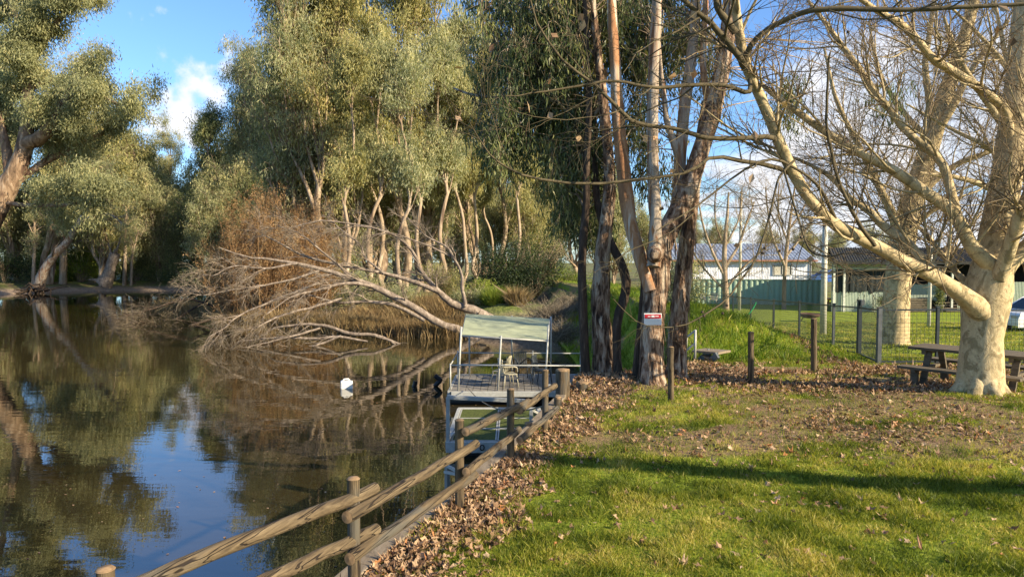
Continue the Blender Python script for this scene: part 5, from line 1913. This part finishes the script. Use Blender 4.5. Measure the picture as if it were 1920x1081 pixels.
chair((-.35, 21.5, DZ), -1.9, 'cream plastic chair under the left half of the canopy, facing right', 'plastic_cream')
chair((-.10, 20.95, DZ), 1.9, 'cream plastic chair nearest the front rail with its back towards the shore', 'plastic_cream')
chair((.35, 22.3, DZ), .3, 'dark plastic chair at the back under the canopy', 'plastic_dark')
chair((.95, 21.6, DZ), 1.2, 'dark plastic chair under the right end of the canopy', 'plastic_dark')

dk = empty('floating_dock', (-.4, 16.8, -1.98), 'small white framed floating dock with green mats between pontoon and log fence', 'dock')
Z2 = -1.98
mb = MB()
mb.box((-.35, 16.8, Z2 - .03), (2.1, 3.4, .05))
mb.build('deck', M['deck_board'], dk)
for (x, y, sx, sy) in ((-.35, 15.06, 2.2, .10), (-.35, 18.5, 2.2, .10), (-1.42, 16.8, .10, 3.3), (.72, 16.8, .10, 3.3)):
    mb = MB()
    mb.box((x, y, Z2 - .08), (sx, sy, .24))
    mb.build('edge_beam', M['metal_white'], dk, bevel=.008)
for (x, y) in ((-.85, 15.75), (.18, 15.75), (-.85, 16.85), (.18, 16.85), (-.85, 17.9), (.18, 17.9)):
    mb = MB()
    mb.box((x, y, Z2 + .006), (.94, 1.0, .02))
    mo = mb.build('mat', M['turf_mat'], dk)
    mb = MB()
    for q in (-1, 1):
        mb.box((x + q * .49, y, Z2 + .012), (.03, 1.04, .03))
        mb.box((x, y + q * .515, Z2 + .012), (.95, .025, .03))
    mb.build('mat_frame', M['metal_white'], dk)
for (a, b, w_) in (((840, 744, 15.1), (840, 835, 15.1), .085), ((838, 744, 15.1), (1002, 752, 15.4), .085), ((1002, 752, 15.4), (1030, 722, 19.2), .07), ((996, 770, 15.6), (996, 790, 15.6), .08), ((996, 768, 15.6), (1018, 780, 16.5), .06), ((842, 822, 15.15), (862, 800, 16.4), .05)):
    mb = MB()
    mb.beam(T(*a), T(*b), w_, w_)
    mb.build('frame_rail', M['metal_white'], dk, bevel=.006)
mb = MB()
mb.box((-.35, 15.7, WATER_Z + .03), (1.9, .9, .3))
mb.build('float_block', M['black_plastic'], dk, bevel=.05)
mb = MB()
mb.box((-.35, 17.6, WATER_Z + .03), (1.9, .9, .3))
mb.build('float_block', M['black_plastic'], dk, bevel=.05)
c = T(904, 838, 14.98)
mb = MB()
th = np.linspace(0, 2 * np.pi, 15)
P = np.stack([c[0] + .0 * th, c[1] - .02 + 0 * th, c[2] + 0 * th], 1) + np.stack([.045 * np.cos(th), 0 * th, .06 * np.sin(th)], 1)
mb.tubes(P, np.full(15, .014), 6)
mb.build('mooring_ring', M['black_plastic'], dk)
# lower mooring bracket under the rail
lb = empty('metal_bracket', T(850, 880, 9.5), 'pale metal bracket frame in the water below the second rail post', 'bracket')
for (a, b) in (((835, 871, 9.6), (860, 884, 9.2)), ((834, 884, 9.6), (861, 889, 9.2)), ((836, 871, 9.6), (836, 915, 9.6))):
    mb = MB()
    mb.beam(T(*a), T(*b), .035, .035)
    mb.build('bar', M['metal_white'], lb)

for k, (p0, p1) in enumerate((((-1.3, 20.3, DZ + .1), (.62, 9.75, .05)), ((2.2, 20.4, DZ + .1), (1.45, 12.3, .35)))):
    p0, p1 = np.array(p0), np.array(p1)
    t_ = np.linspace(0, 1, 14)[:, None]
    P = p0 + (p1 - p0) * t_ - np.array([0, 0, 1]) * (.35 * 4 * t_ * (1 - t_))
    mb = MB()
    mb.tubes(P, np.full(14, .012), 6)
    o = mb.build('mooring_rope', M['timber'])
    tag(o, ('mooring rope from the pontoon corner to the short pile', 'mooring rope from the pontoon to the slender dark gum')[k], 'rope')
n = 500
x = RNG.uniform(-6, 2, n)
y = RNG.uniform(4, 30, n)
x = np.where(RNG.random(n) < .6, crest(y) - .15 - RNG.exponential(.7, n), x - 3)
mb = MB()
nn_ = np.array([0, 0, 1.]) + RNG.normal(0, .08, (n, 3))
dd_ = RNG.normal(0, 1, (n, 3))
dd_[:, 2] = 0
mb.leaves(np.stack([x, y, np.full(n, WATER_Z + .006)], 1), dd_, nn_, RNG.uniform(.03, .09, n), RNG.uniform(.015, .05, n))
mb.build('floating_leaves', M['litter'], label='small brown leaves floating on the river near the wall', cat='fallen leaves', kind='stuff')

# gangway to the pontoon
gw = empty('gangway', T(1320, 662, 15.4), 'metal gangway with pipe handrails dropping left behind the big gum', 'gangway')
pa, pb = T(1338, 655, 15.6), T(1250, 715, 17.0)
mb = MB()
mb.beam(T(1322, 660, 15.6), T(1346, 656, 16.2), .62, .05)
mb.build('landing_plate', M['timber'], gw, bevel=.005)
for s in (-.3, .3):
    mb = MB()
    mb.beam(pa + (0, s, -.08), pb + (0, s, -.4), .06, .14)
    mb.build('stringer', M['metal_grey'], gw)
for k in range(6):
    t_ = k / 6 + .08
    mb = MB()
    mb.box(pa * (1 - t_) + pb * t_ + (0, 0, -.08 - .3 * t_), (.22, .56, .03))
    mb.build('tread', M['timber'], gw)
for (a, b, r) in (((1304, 618, 15.4), (1303, 672, 15.4), .026), ((1304, 619, 15.4), (1262, 652, 16.1), .022), ((1303, 643, 15.4), (1258, 682, 16.1), .020), ((1262, 650, 16.1), (1261, 700, 16.1), .024), ((1287, 632, 15.9), (1286, 655, 15.9), .03)):
    mb = MB()
    mb.cyl(T(*a), T(*b), r, 8)
    mb.build('handrail', M['metal_white'], gw)

# jerry can
jc = T(650, 724, 23.2)
jc[2] = WATER_Z
e = empty('jerry_can', jc, 'white plastic jerry can floating as a buoy', 'buoy')
mb = MB()
rot = np.array([[math.cos(.25), -math.sin(.25), 0], [math.sin(.25), math.cos(.25), 0], [0, 0, 1]])
mb.box(jc + (0, 0, .09), (.40, .30, .34), rot)
mb.build('can_body', M['plastic_white'], e, bevel=.05)
mb = MB()
mb.tubes(np.array([jc + rot @ np.array(v) for v in ((-.12, 0, .25), (-.08, 0, .31), (.06, 0, .31), (.10, 0, .25))]), np.full(4, .022), 8)
mb.build('can_handle', M['plastic_white'], e)
mb = MB()
mb.cyl(jc + rot @ np.array((.155, 0, .24)), jc + rot @ np.array((.155, 0, .30)), .03, 10)
mb.build('can_cap', M['black_plastic'], e)
for k, (tr_, lab) in enumerate((([(776, 722), (778, 716), (779, 710)], 'short black bent pipe end poking out of the water'), ([(815, 700), (820, 704), (826, 709), (821, 714), (815, 721)], 'black angled pipe elbow poking out beside the pontoon corner'))):
    c = T(tr_[1][0], tr_[1][1] + 5, 23.0)
    e = empty('pipe_elbow', c, lab, 'pipe')
    P, R = limb(tr_, [23.5, 23.5], [9, 9], 9)
    P[:, 2] -= .06
    mb = MB()
    mb.tubes(P, R, 10, cap=True)
    mb.build('pipe', M['black_plastic'], e)

# ------------------------------------------------------------------ mesh fence with gate
FP = [(1374, 597), (1407, 607), (1450, 622), (1498, 633), (1562, 655), (1610, 667), (1647, 683)]
fb = [G(*p) for p in FP]
fr = [np.array([9.3, fb[-1][1] - .05, 0]), np.array([11.6, fb[-1][1] - .1, 0]), np.array([13.9, fb[-1][1] - .1, 0])]
for q in fr:
    q[2] = zland(q[0], q[1])
fl = [np.array([10.2, 40.0, -1.2]), np.array([9.6, 47.0, -1.2])]
for q in fl:
    q[2] = float(zland(q[0], q[1]))
allp = fl[::-1] + fb + fr
mf = empty('mesh_fence', fb[3], 'dark steel welded mesh fence with a gate around the far lawn', 'fence')
FH = 1.22


def mesh_panel(a, b, dv, dh, H, rad, name, par):
    d = b - a
    L = np.linalg.norm(d)
    n = max(2, int(L / dv))
    t_ = (np.arange(n) + .5) / n
    P = a[None] + d[None] * t_[:, None]
    V = np.stack([P + (0, 0, .04), P + (0, 0, H - .02)], 1)
    mb = MB()
    mb.tubes(V, np.full((n, 2), rad), 3, .5, sm=False)
    m_ = int(H / dh)
    zz_ = (np.arange(m_) + .5) / m_ * (H - .06) + .04
    V = np.stack([a[None] + np.stack([0 * zz_, 0 * zz_, zz_], 1), b[None] + np.stack([0 * zz_, 0 * zz_, zz_], 1)], 1)
    mb.tubes(V, np.full((m_, 2), rad), 3, .5, sm=False)
    return mb.build(name, M['metal_dark'], par)


for i, p in enumerate(allp):
    gate = i in (7, 8)
    mb = MB()
    s_ = .085 if gate else .06
    h_ = FH + (.16 if i == 7 else .03)
    mb.box(p + (0, 0, h_ / 2 - .1), (s_, s_, h_ + .2))
    po = mb.build('post', M['metal_grey' if i in (8, 6) else 'metal_dark'], mf)
    mb = MB()
    mb.box(p + (0, 0, h_ + .008), (s_ + .02, s_ + .02, .02))
    mb.build('post_cap', M['metal_dark'], po)
for i in range(len(allp) - 1):
    a, b = allp[i], allp[i + 1]
    d = nrm(b - a)
    a2, b2 = a + d * .05, b - d * .05
    gate = i == 7
    for zz_ in (FH - .02, .06):
        mb = MB()
        mb.beam(a2 + (0, 0, zz_), b2 + (0, 0, zz_), .035, .035)
        mb.build('rail', M['metal_dark'], mf)
    mesh_panel(a2, b2, .05 if gate else .085, .05 if gate else .085, FH, .0032 if gate else .0036, 'gate_mesh' if gate else 'mesh_panel', mf)
c = T(1617, 567, allp[7][1] - .1)
mb = MB()
mb.box(c, (.09, .05, .14))
mb.build('gate_latch', M['metal_grey'], mf, bevel=.01)

# poles
for (px, pyb, pyt, w, lab, lean) in ((1543, 627, 395, 12, 'pale concrete pole standing right behind the mesh fence', 5), (1386, 581, 360, 6, 'pale thin pole in front of the green sheet fence', 4), (1741, 612, 425, 7, 'slim white lamp pole on the lawn before the sage building', 6)):
    g = G(px, pyb)
    D = g[1]
    top = T(px + lean, pyt, D)
    e = empty('light_pole', g, lab, 'pole')
    r = w / 2 * D / FPX
    mb = MB()
    mb.cyl(g - (0, 0, .2), top, r, 12, r2=r * .75)
    mb.build('pole_shaft', M['pole'], e)
    mb = MB()
    mb.lathe([(r * .75, 0), (r * .75, .05), (0, .08)], top, 12)
    mb.build('pole_cap', M['metal_grey'], e)


# ------------------------------------------------------------------ tables, fire pit
def picnic(loc, rz, L, label, mat, zoff=0, w=.75, group=None):
    e = empty('picnic_table', (0, 0, 0), label, 'picnic table', group)
    n = 4
    for k in range(n):
        mb = MB()
        mb.box((0, (k - (n - 1) / 2) * (w / n), .72), (L, w / n - .012, .045))
        mb.build('top_board', M[mat], e, bevel=.006)
    for s in (-1, 1):
        for k in (0, 1):
            mb = MB()
            mb.box((0, s * (.62 + k * .14), .43), (L, .128, .045))
            mb.build('bench_board', M[mat], e, bevel=.006)
        mb = MB()
        mb.box((s * L * .36, 0, .385), (.07, 1.62, .045))
        mb.box((s * L * .36, 0, .66), (.07, .7, .07))
        mb.build('cross_beam', M[mat], e)
        for q in (-1, 1):
            mb = MB()
            mb.beam((s * L * .36 + .06, q * .28, .66), (s * L * .36 + .06, q * .60, 0), .05, .10, up=(1, 0, 0))
            mb.build('leg', M[mat], e)
            mb = MB()
            mb.box((s * L * .36 - .01, q * .69, .18), (.10, .10, .40))
            mb.build('leg', M[mat], e)
    e.location = loc
    e.rotation_euler = (0, 0, rz)
    return e


pt_ = T(1802, 690, 11.55)
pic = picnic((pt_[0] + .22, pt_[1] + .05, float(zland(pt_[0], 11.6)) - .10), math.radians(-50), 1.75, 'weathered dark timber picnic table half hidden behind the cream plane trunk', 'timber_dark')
g = G(1578, 581)
picnic((g[0], g[1], float(zland(g[0], g[1]))), math.radians(4), 2.05, 'orange timber picnic table far back on the sunny lawn', 'timber_orange')

g = G(1518, 602)
e = empty('fire_pit', g, 'rusty round fire dish on short legs behind the wooden lawn post', 'fire pit')
mb = MB()
mb.lathe([(0, .20), (.25, .22), (.42, .28), (.52, .40), (.55, .40), (.55, .37), (.45, .24), (.25, .17), (0, .15)], g, 22)
mb.build('dish', M['rust_steel'], e)
for k in range(3):
    a = k * 2.1 + .4
    mb = MB()
    mb.cyl(g + (math.cos(a) * .3, math.sin(a) * .3, .2), g + (math.cos(a) * .42, math.sin(a) * .42, 0), .025, 8)
    mb.build('leg', M['rust_steel'], e)


# ------------------------------------------------------------------ sheet fence, cabin, sage building, cars
def corr(mb, a, b, z0, z1, pitch=.1, depth=.02, mi=0):
    """corrugated sheet between two ground points"""
    a = np.array([a[0], a[1], 0.])
    b = np.array([b[0], b[1], 0.])
    d = b - a
    L = np.linalg.norm(d)
    d = d / L
    nn = np.array([d[1], -d[0], 0])
    n = int(L / pitch) * 4
    t_ = np.linspace(0, L, n + 1)
    o = np.array([0, 1, 1, 0])[np.arange(n + 1) % 4] * depth
    P = a + d * t_[:, None] + nn * o[:, None]
    V = np.concatenate([P + (0, 0, z0), P + (0, 0, z1)])
    i = np.arange(n)
    mb.add(V, np.stack([i, i + 1, i + n + 2, i + n + 1], 1), mi=mi)


A_, B_ = T(1285, 560, 49.5), T(1548, 577, 47.6)
sf = empty('sheet_fence', ((A_ + B_) / 2)[:2].tolist() + [-1.2], 'pale green steel sheet fence half in shadow in front of the white cabin', 'fence')
mb = MB()
corr(mb, A_, B_, -1.25, .52, .35, .05)
mb.build('sheet', M['green_fence'], sf)
dfe = nrm(np.array([B_[0] - A_[0], B_[1] - A_[1], 0]))
for k in range(6):
    p = A_ + (B_ - A_) * (k / 5)
    mb = MB()
    mb.box((p[0], p[1] + .06, -.33), (.08, .08, 1.75))
    mb.build('post', M['green_fence'], sf)
mb = MB()
mb.beam((A_[0], A_[1] - .05, .54), (B_[0], B_[1] - .05, .54), .05, .05)
mb.build('top_rail', M['green_fence'], sf)
# lattice on the right end
a = A_ + (B_ - A_) * .76
b = B_
mb = MB()
n = 26
for k in range(n):
    t0, t1 = k / n, (k + 1.2) / n
    p = a + (b - a) * min(t0, 1)
    q = a + (b - a) * min(t1, 1)
    mb.beam((p[0], p[1] - .02, .58), (q[0], q[1] - .02, .88), .012, .03)
    mb.beam((q[0], q[1] - .05, .58), (p[0], p[1] - .05, .88), .012, .03)
mb.build('lattice', M['trim'], sf)

# white cabin
CX0, CX1, CY = (1255 - 960) / FPX * 62, (1521 - 960) / FPX * 62, 62.0
cb = empty('white_cabin', ((CX0 + CX1) / 2, CY, -1.2), 'long white corrugated cabin with blue-grey roof behind the sheet fence', 'cabin')
ez = T(1400, 488, CY)[2]
mb = MB()
corr(mb, (CX0, CY), (CX1, CY), -.1, ez, .14, .025)
corr(mb, (CX1, CY), (CX1, CY + 7), -.1, ez, .14, .025)
corr(mb, (CX0, CY + 7), (CX0, CY), -.1, ez, .14, .025)
mb.build('wall', M['white_wall'], cb)
mb = MB()
mb.box(((CX0 + CX1) / 2, CY + 3.5, -.68), (CX1 - CX0 + .1, 7.1, 1.15))
mb.build('base', M['trim'], cb)
mb = MB()
rz_ = T(1400, 457, CY + 3.6)[2]
n = 40
xs = np.linspace(CX0 - .3, CX1 + .3, n * 2 + 1)
off = (np.arange(len(xs)) % 2) * .05
for (y0, z0, y1, z1) in ((CY - .45, ez + .02, CY + 3.6, rz_), (CY + 3.6, rz_, CY + 7.4, ez + .02)):
    V = np.concatenate([np.stack([xs, 0 * xs + y0, z0 + off], 1), np.stack([xs, 0 * xs + y1, z1 + off], 1)])
    i = np.arange(len(xs) - 1)
    mb.add(V, np.stack([i, i + 1, i + len(xs) + 1, i + len(xs)], 1))
mb.build('roof', M['roof_grey'], cb)
mb = MB()
mb.box(((CX0 + CX1) / 2, CY - .5, ez - .02), (CX1 - CX0 + .7, .12, .14))
mb.build('gutter', M['gutter'], cb)
mb = MB()
mb.cyl((CX1 - .1, CY - .1, -1), (CX1 - .1, CY - .1, ez), .06, 8)
mb.build('downpipe', M['metal_grey'], cb)
for (pxa, pxb, pya, pyb) in ((1449, 1484, 496, 515), (1300, 1321, 491, 509)):
    p0, p1 = T(pxa, pyb, CY - .06), T(pxb, pya, CY - .06)
    cxw, czw = (p0[0] + p1[0]) / 2, (p0[2] + p1[2]) / 2
    ww, hh = p1[0] - p0[0], p1[2] - p0[2]
    mb = MB()
    mb.box((cxw, CY - .04, czw), (ww, .04, hh))
    wo_ = mb.build('window', M['glass'], cb)
    mb = MB()
    for q in (-1, 0, 1):
        mb.box((cxw + q * ww / 2, CY - .09, czw), (.07, .07, hh + .07))
    for q in (-1, 1):
        mb.box((cxw, CY - .095, czw + q * hh / 2), (ww - .08, .06, .07))
    mb.build('window_frame', M['metal_white'], wo_)
    mb = MB()
    mb.box((cxw - ww * .24, CY - .065, czw), (ww * .36, .012, hh * .9))
    mb.box((cxw + ww * .26, CY - .065, czw), (ww * .36, .012, hh * .9))
    mb.build('blind', M['curtain'], wo_)

# sage building with veranda; dark sheets stand in for the shade in its openings
BY = 42.0
gz = -1.2
X = lambda px, D=BY: (px - 960) / FPX * D
gb = empty('sage_building', (X(1760), BY, gz), 'long sage corrugated building with dark shaded openings and veranda behind the plane trees', 'building')
mb = MB()
corr(mb, (X(1560), BY), (X(1668), BY), gz, .05, .09, .02)
corr(mb, (X(1690), BY + 1.2), (X(1800), BY + 1.2), gz + .6, .42, .09, .02)
corr(mb, (X(1800), BY + .2), (X(2300), BY + .2), gz, .60, .09, .02)
corr(mb, (X(1562, BY + 4.4), BY + 4.4), (X(1560), BY), gz, 1.75, .09, .02)
mb.box((X(1620), BY + .03, 1.56), (X(1680) - X(1560), .08, .42))
mb.build('wall', M['green_wall'], gb)
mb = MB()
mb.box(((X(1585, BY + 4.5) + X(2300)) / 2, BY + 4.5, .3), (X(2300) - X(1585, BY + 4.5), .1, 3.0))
mb.build('inner_wall', M['roof_and_room_shade'], gb)  # wall coloured near-black to paint in the interior shade
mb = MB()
mb.box(((X(1680, BY + 2.2) + X(2300)) / 2, BY + 2.2, gz + .06), (X(2300) - X(1680, BY + 2.2), 4.2, .10))
mb.build('veranda_floor', M['timber'], gb)
for (pa_, pb_, z0, z1, yy) in ((1566, 1592, .0, 1.36, -.05), (1594, 1626, .0, 1.36, -.05), (1628, 1664, .0, 1.36, -.05)):
    mb = MB()
    n = 8
    xs = np.linspace(X(pa_), X(pb_), n + 1)
    lo_ = z0 + RNG.uniform(-.14, .06, n + 1)
    V = np.concatenate([np.stack([xs, BY + yy + RNG.uniform(-.03, .03, n + 1), lo_], 1), np.stack([xs, 0 * xs + BY + yy, 0 * xs + z1], 1)])
    V = np.concatenate([V, V + (0, .03, 0)])
    i = np.arange(n)
    F = np.stack([i, i + 1, i + n + 2, i + n + 1], 1)
    mb.add(V, np.concatenate([F, F + 2 * (n + 1)]))
    mb.build('opening_shade_sheet', M['opening_shade'], gb)
for px in (1562, 1581, 1668, 1783, 1895, 2010):
    mb = MB()
    mb.box((X(px), BY - .14, .28), (.11, .11, 2.95))
    mb.build('veranda_post', M['trim'], gb)
mb = MB()
xs = np.linspace(X(1552), X(2350), 321)
off = (np.arange(321) % 2) * .04
for (y0, z0, y1, z1) in ((BY - .7, 1.80, BY + 2.8, 2.7), (BY + 2.8, 2.7, BY + 5.5, 1.9)):
    sk = lambda yy_: xs + (X(1560, yy_) - X(1560)) * (1 - (xs - xs[0]) / (xs[-1] - xs[0])) if yy_ > BY else xs
    V = np.concatenate([np.stack([sk(y0), 0 * xs + y0, z0 + off], 1), np.stack([sk(y1), 0 * xs + y1, z1 + off], 1)])
    i = np.arange(320)
    mb.add(V, np.stack([i, i + 1, i + 322, i + 321], 1))
mb.build('roof', M['roof_and_room_shade'], gb)
mb = MB()
mb.box(((X(1552) + X(2350)) / 2, BY - .72, 1.76), (X(2350) - X(1552), .06, .16))
mb.build('fascia', M['roof_and_room_shade'], gb)
for k in range(4):
    mb = MB()
    mb.box((X(1783), BY - .45 + k * .28, gz + .08 + k * .15), (1.2, .27, .05))
    mb.build('step', M['timber_dark'], gb)
e = empty('slatted_bench', (X(1717), BY - .2, gz), 'dark slatted timber box bench against the sage building', 'bench')
mb = MB()
for k in range(6):
    mb.box((X(1717), BY - .45, gz + .08 + k * .13), (X(1741) - X(1694), .04, .10))
mb.build('front_slats', M['timber_dark'], e)
mb = MB()
mb.box((X(1717), BY - .18, gz + .80), (X(1741) - X(1694), .6, .05))
mb.build('bench_top', M['timber_dark'], e)
for s in (-1, 1):
    mb = MB()
    mb.box((X(1717) + s * (X(1741) - X(1694)) * .48, BY - .18, gz + .39), (.06, .5, .76))
    mb.build('bench_end', M['timber_dark'], e)
for (px, r, h, ph, lab) in ((1650, .30, .32, .7, 'bushy potted plant at the foot of the sage wall left of the second plane trunk'), (1752, .24, .45, 1.4, 'tall dark potted shrub beside the white lamp pole')):
    c = np.array([X(px), BY - .6, gz])
    e = empty('potted_plant', c, lab, 'potted plant')
    mb = MB()
    mb.lathe([(0, 0), (r * .7, 0), (r, h), (r * 1.05, h), (r * .95, h - .05), (0, h - .06)], c, 16)
    mb.build('pot', M['terracotta'], e)
    n = 1500
    pos = c + (0, 0, h + ph * .45) + RNG.normal(0, 1, (n, 3)) * (r * .55, r * .55, ph * .24)
    mb = MB()
    hang_leaves(mb, pos, .10, .04, down=.1)
    mb.build('plant', M['leaf_dark'], e)
for k, (px, rz) in enumerate(((1322, .4), (1338, -.5))):
    g = T(px, 572, 47)
    g[2] = -1.2
    chair(tuple(g), rz, ('grey outdoor chair at the foot of the sheet fence, left one', 'pale outdoor chair at the foot of the sheet fence, right one')[k], ('plastic_dark', 'plastic_cream')[k])


def car(loc, rz, paint, label):
    e = empty('parked_car', (0, 0, 0), label, 'car')
    prof = np.array([(-2.1, .35), (-2.15, .62), (-2.05, .86), (-1.25, .95), (-.65, 1.38), (.75, 1.42), (1.45, .98), (2.05, .92), (2.15, .60), (2.1, .35)])
    n = len(prof)
    mb = MB()
    wv = [.82, .86, .86, .84, .66, .66, .84, .86, .86, .82]
    V = np.array([(p[0], s * w_, p[1]) for s in (-1, 1) for p, w_ in zip(prof, wv)])
    i = np.arange(n - 1)
    mb.add(V, np.stack([i, i + 1, i + n + 1, i + n], 1), sm=False)
    mb.f.append((np.array([list(range(n))]), np.array([.5]), False, 0))
    mb.f.append((np.array([[n + q for q in range(n)][::-1]]), np.array([.5]), False, 0))
    mb.f.append((np.array([[0, n, 2 * n - 1, n - 1]]), np.array([.5]), False, 0))
    mb.build('body', M[paint], e, bevel=.04)
    for s in (-1, 1):
        mb = MB()
        mb.add([(-1.1, s * .835, .99), (-.62, s * .70, 1.33), (.70, s * .70, 1.36), (1.28, s * .835, 1.0)], [[0, 1, 2, 3]])
        mb.build('side_window', M['glass'], e)
    for (xa, za, xb, zb) in ((-1.24, .985, -.68, 1.39), (1.44, 1.015, .78, 1.43)):
        mb = MB()
        o = .015 * (1 if xa > 0 else -1)
        mb.add([(xa + o, -.72, za), (xa + o, .72, za), (xb + o, .58, zb), (xb + o, -.58, zb)], [[0, 1, 2, 3]])
        mb.build('windscreen', M['glass'], e)
    for xx in (-1.3, 1.35):
        for s in (-1, 1):
            mb = MB()
            mb.cyl((xx, s * .72, .32), (xx, s * .90, .32), .32, 18)
            wl = mb.build('wheel', M['tyre'], e)
            mb = MB()
            mb.cyl((xx, s * .88, .32), (xx, s * .91, .32), .19, 14)
            mb.build('rim', M['metal_grey'], wl)
    for s in (-1, 1):
        mb = MB()
        mb.box((-2.12, s * .62, .72), (.08, .30, .12))
        mb.build('headlight', M['metal_white'], e, bevel=.02)
    e.location = loc
    e.rotation_euler = (0, 0, rz)
    return e


g = T(1537, 520, 66)
car((g[0] + 1.6, 67, -.55), math.radians(8), 'car_blue', 'blue car parked at the right end of the white cabin')
g = T(1886, 618, 27)
car((g[0] + 2.2, 27.6, float(zland(g[0], 27.6)) - .12), math.radians(6), 'car_white', 'white car parked on the lawn at the right edge of the photo')
# green hose by the fence
hs = T(1395, 590, 30)
P, R = resample([T(1372, 588, 31), T(1385, 597, 30), T(1400, 592, 30), T(1412, 578, 30), T(1418, 566, 30)], [.02] * 5, 20)
mb = MB()
P[:, 2] = np.maximum(P[:, 2], zland(P[:, 0], P[:, 1]) + .02)
mb.tubes(P, R, 6)
o = mb.build('garden_hose', M['rope_green'])
tag(o, 'loose green hose trailing by the far end of the mesh fence', 'hose')
# long grass and a shrub beside the cabin end of the levee
bush('shrub', (5.6, 24, float(zland(5.6, 24)) - .1), 1.0, 1.0, 1.7, 5000, 'leaf_olive', .09, .035, 'olive shrub on the grassy bank right of the big gum trunks', clumps=26)
bush('shrub', (7.2, 30, float(zland(7.2, 30)) - .1), 1.3, 1.0, 1.9, 5000, 'leaf_gold', .10, .04, 'golden-green shrub further back on the grassy bank before the cabin', clumps=26)
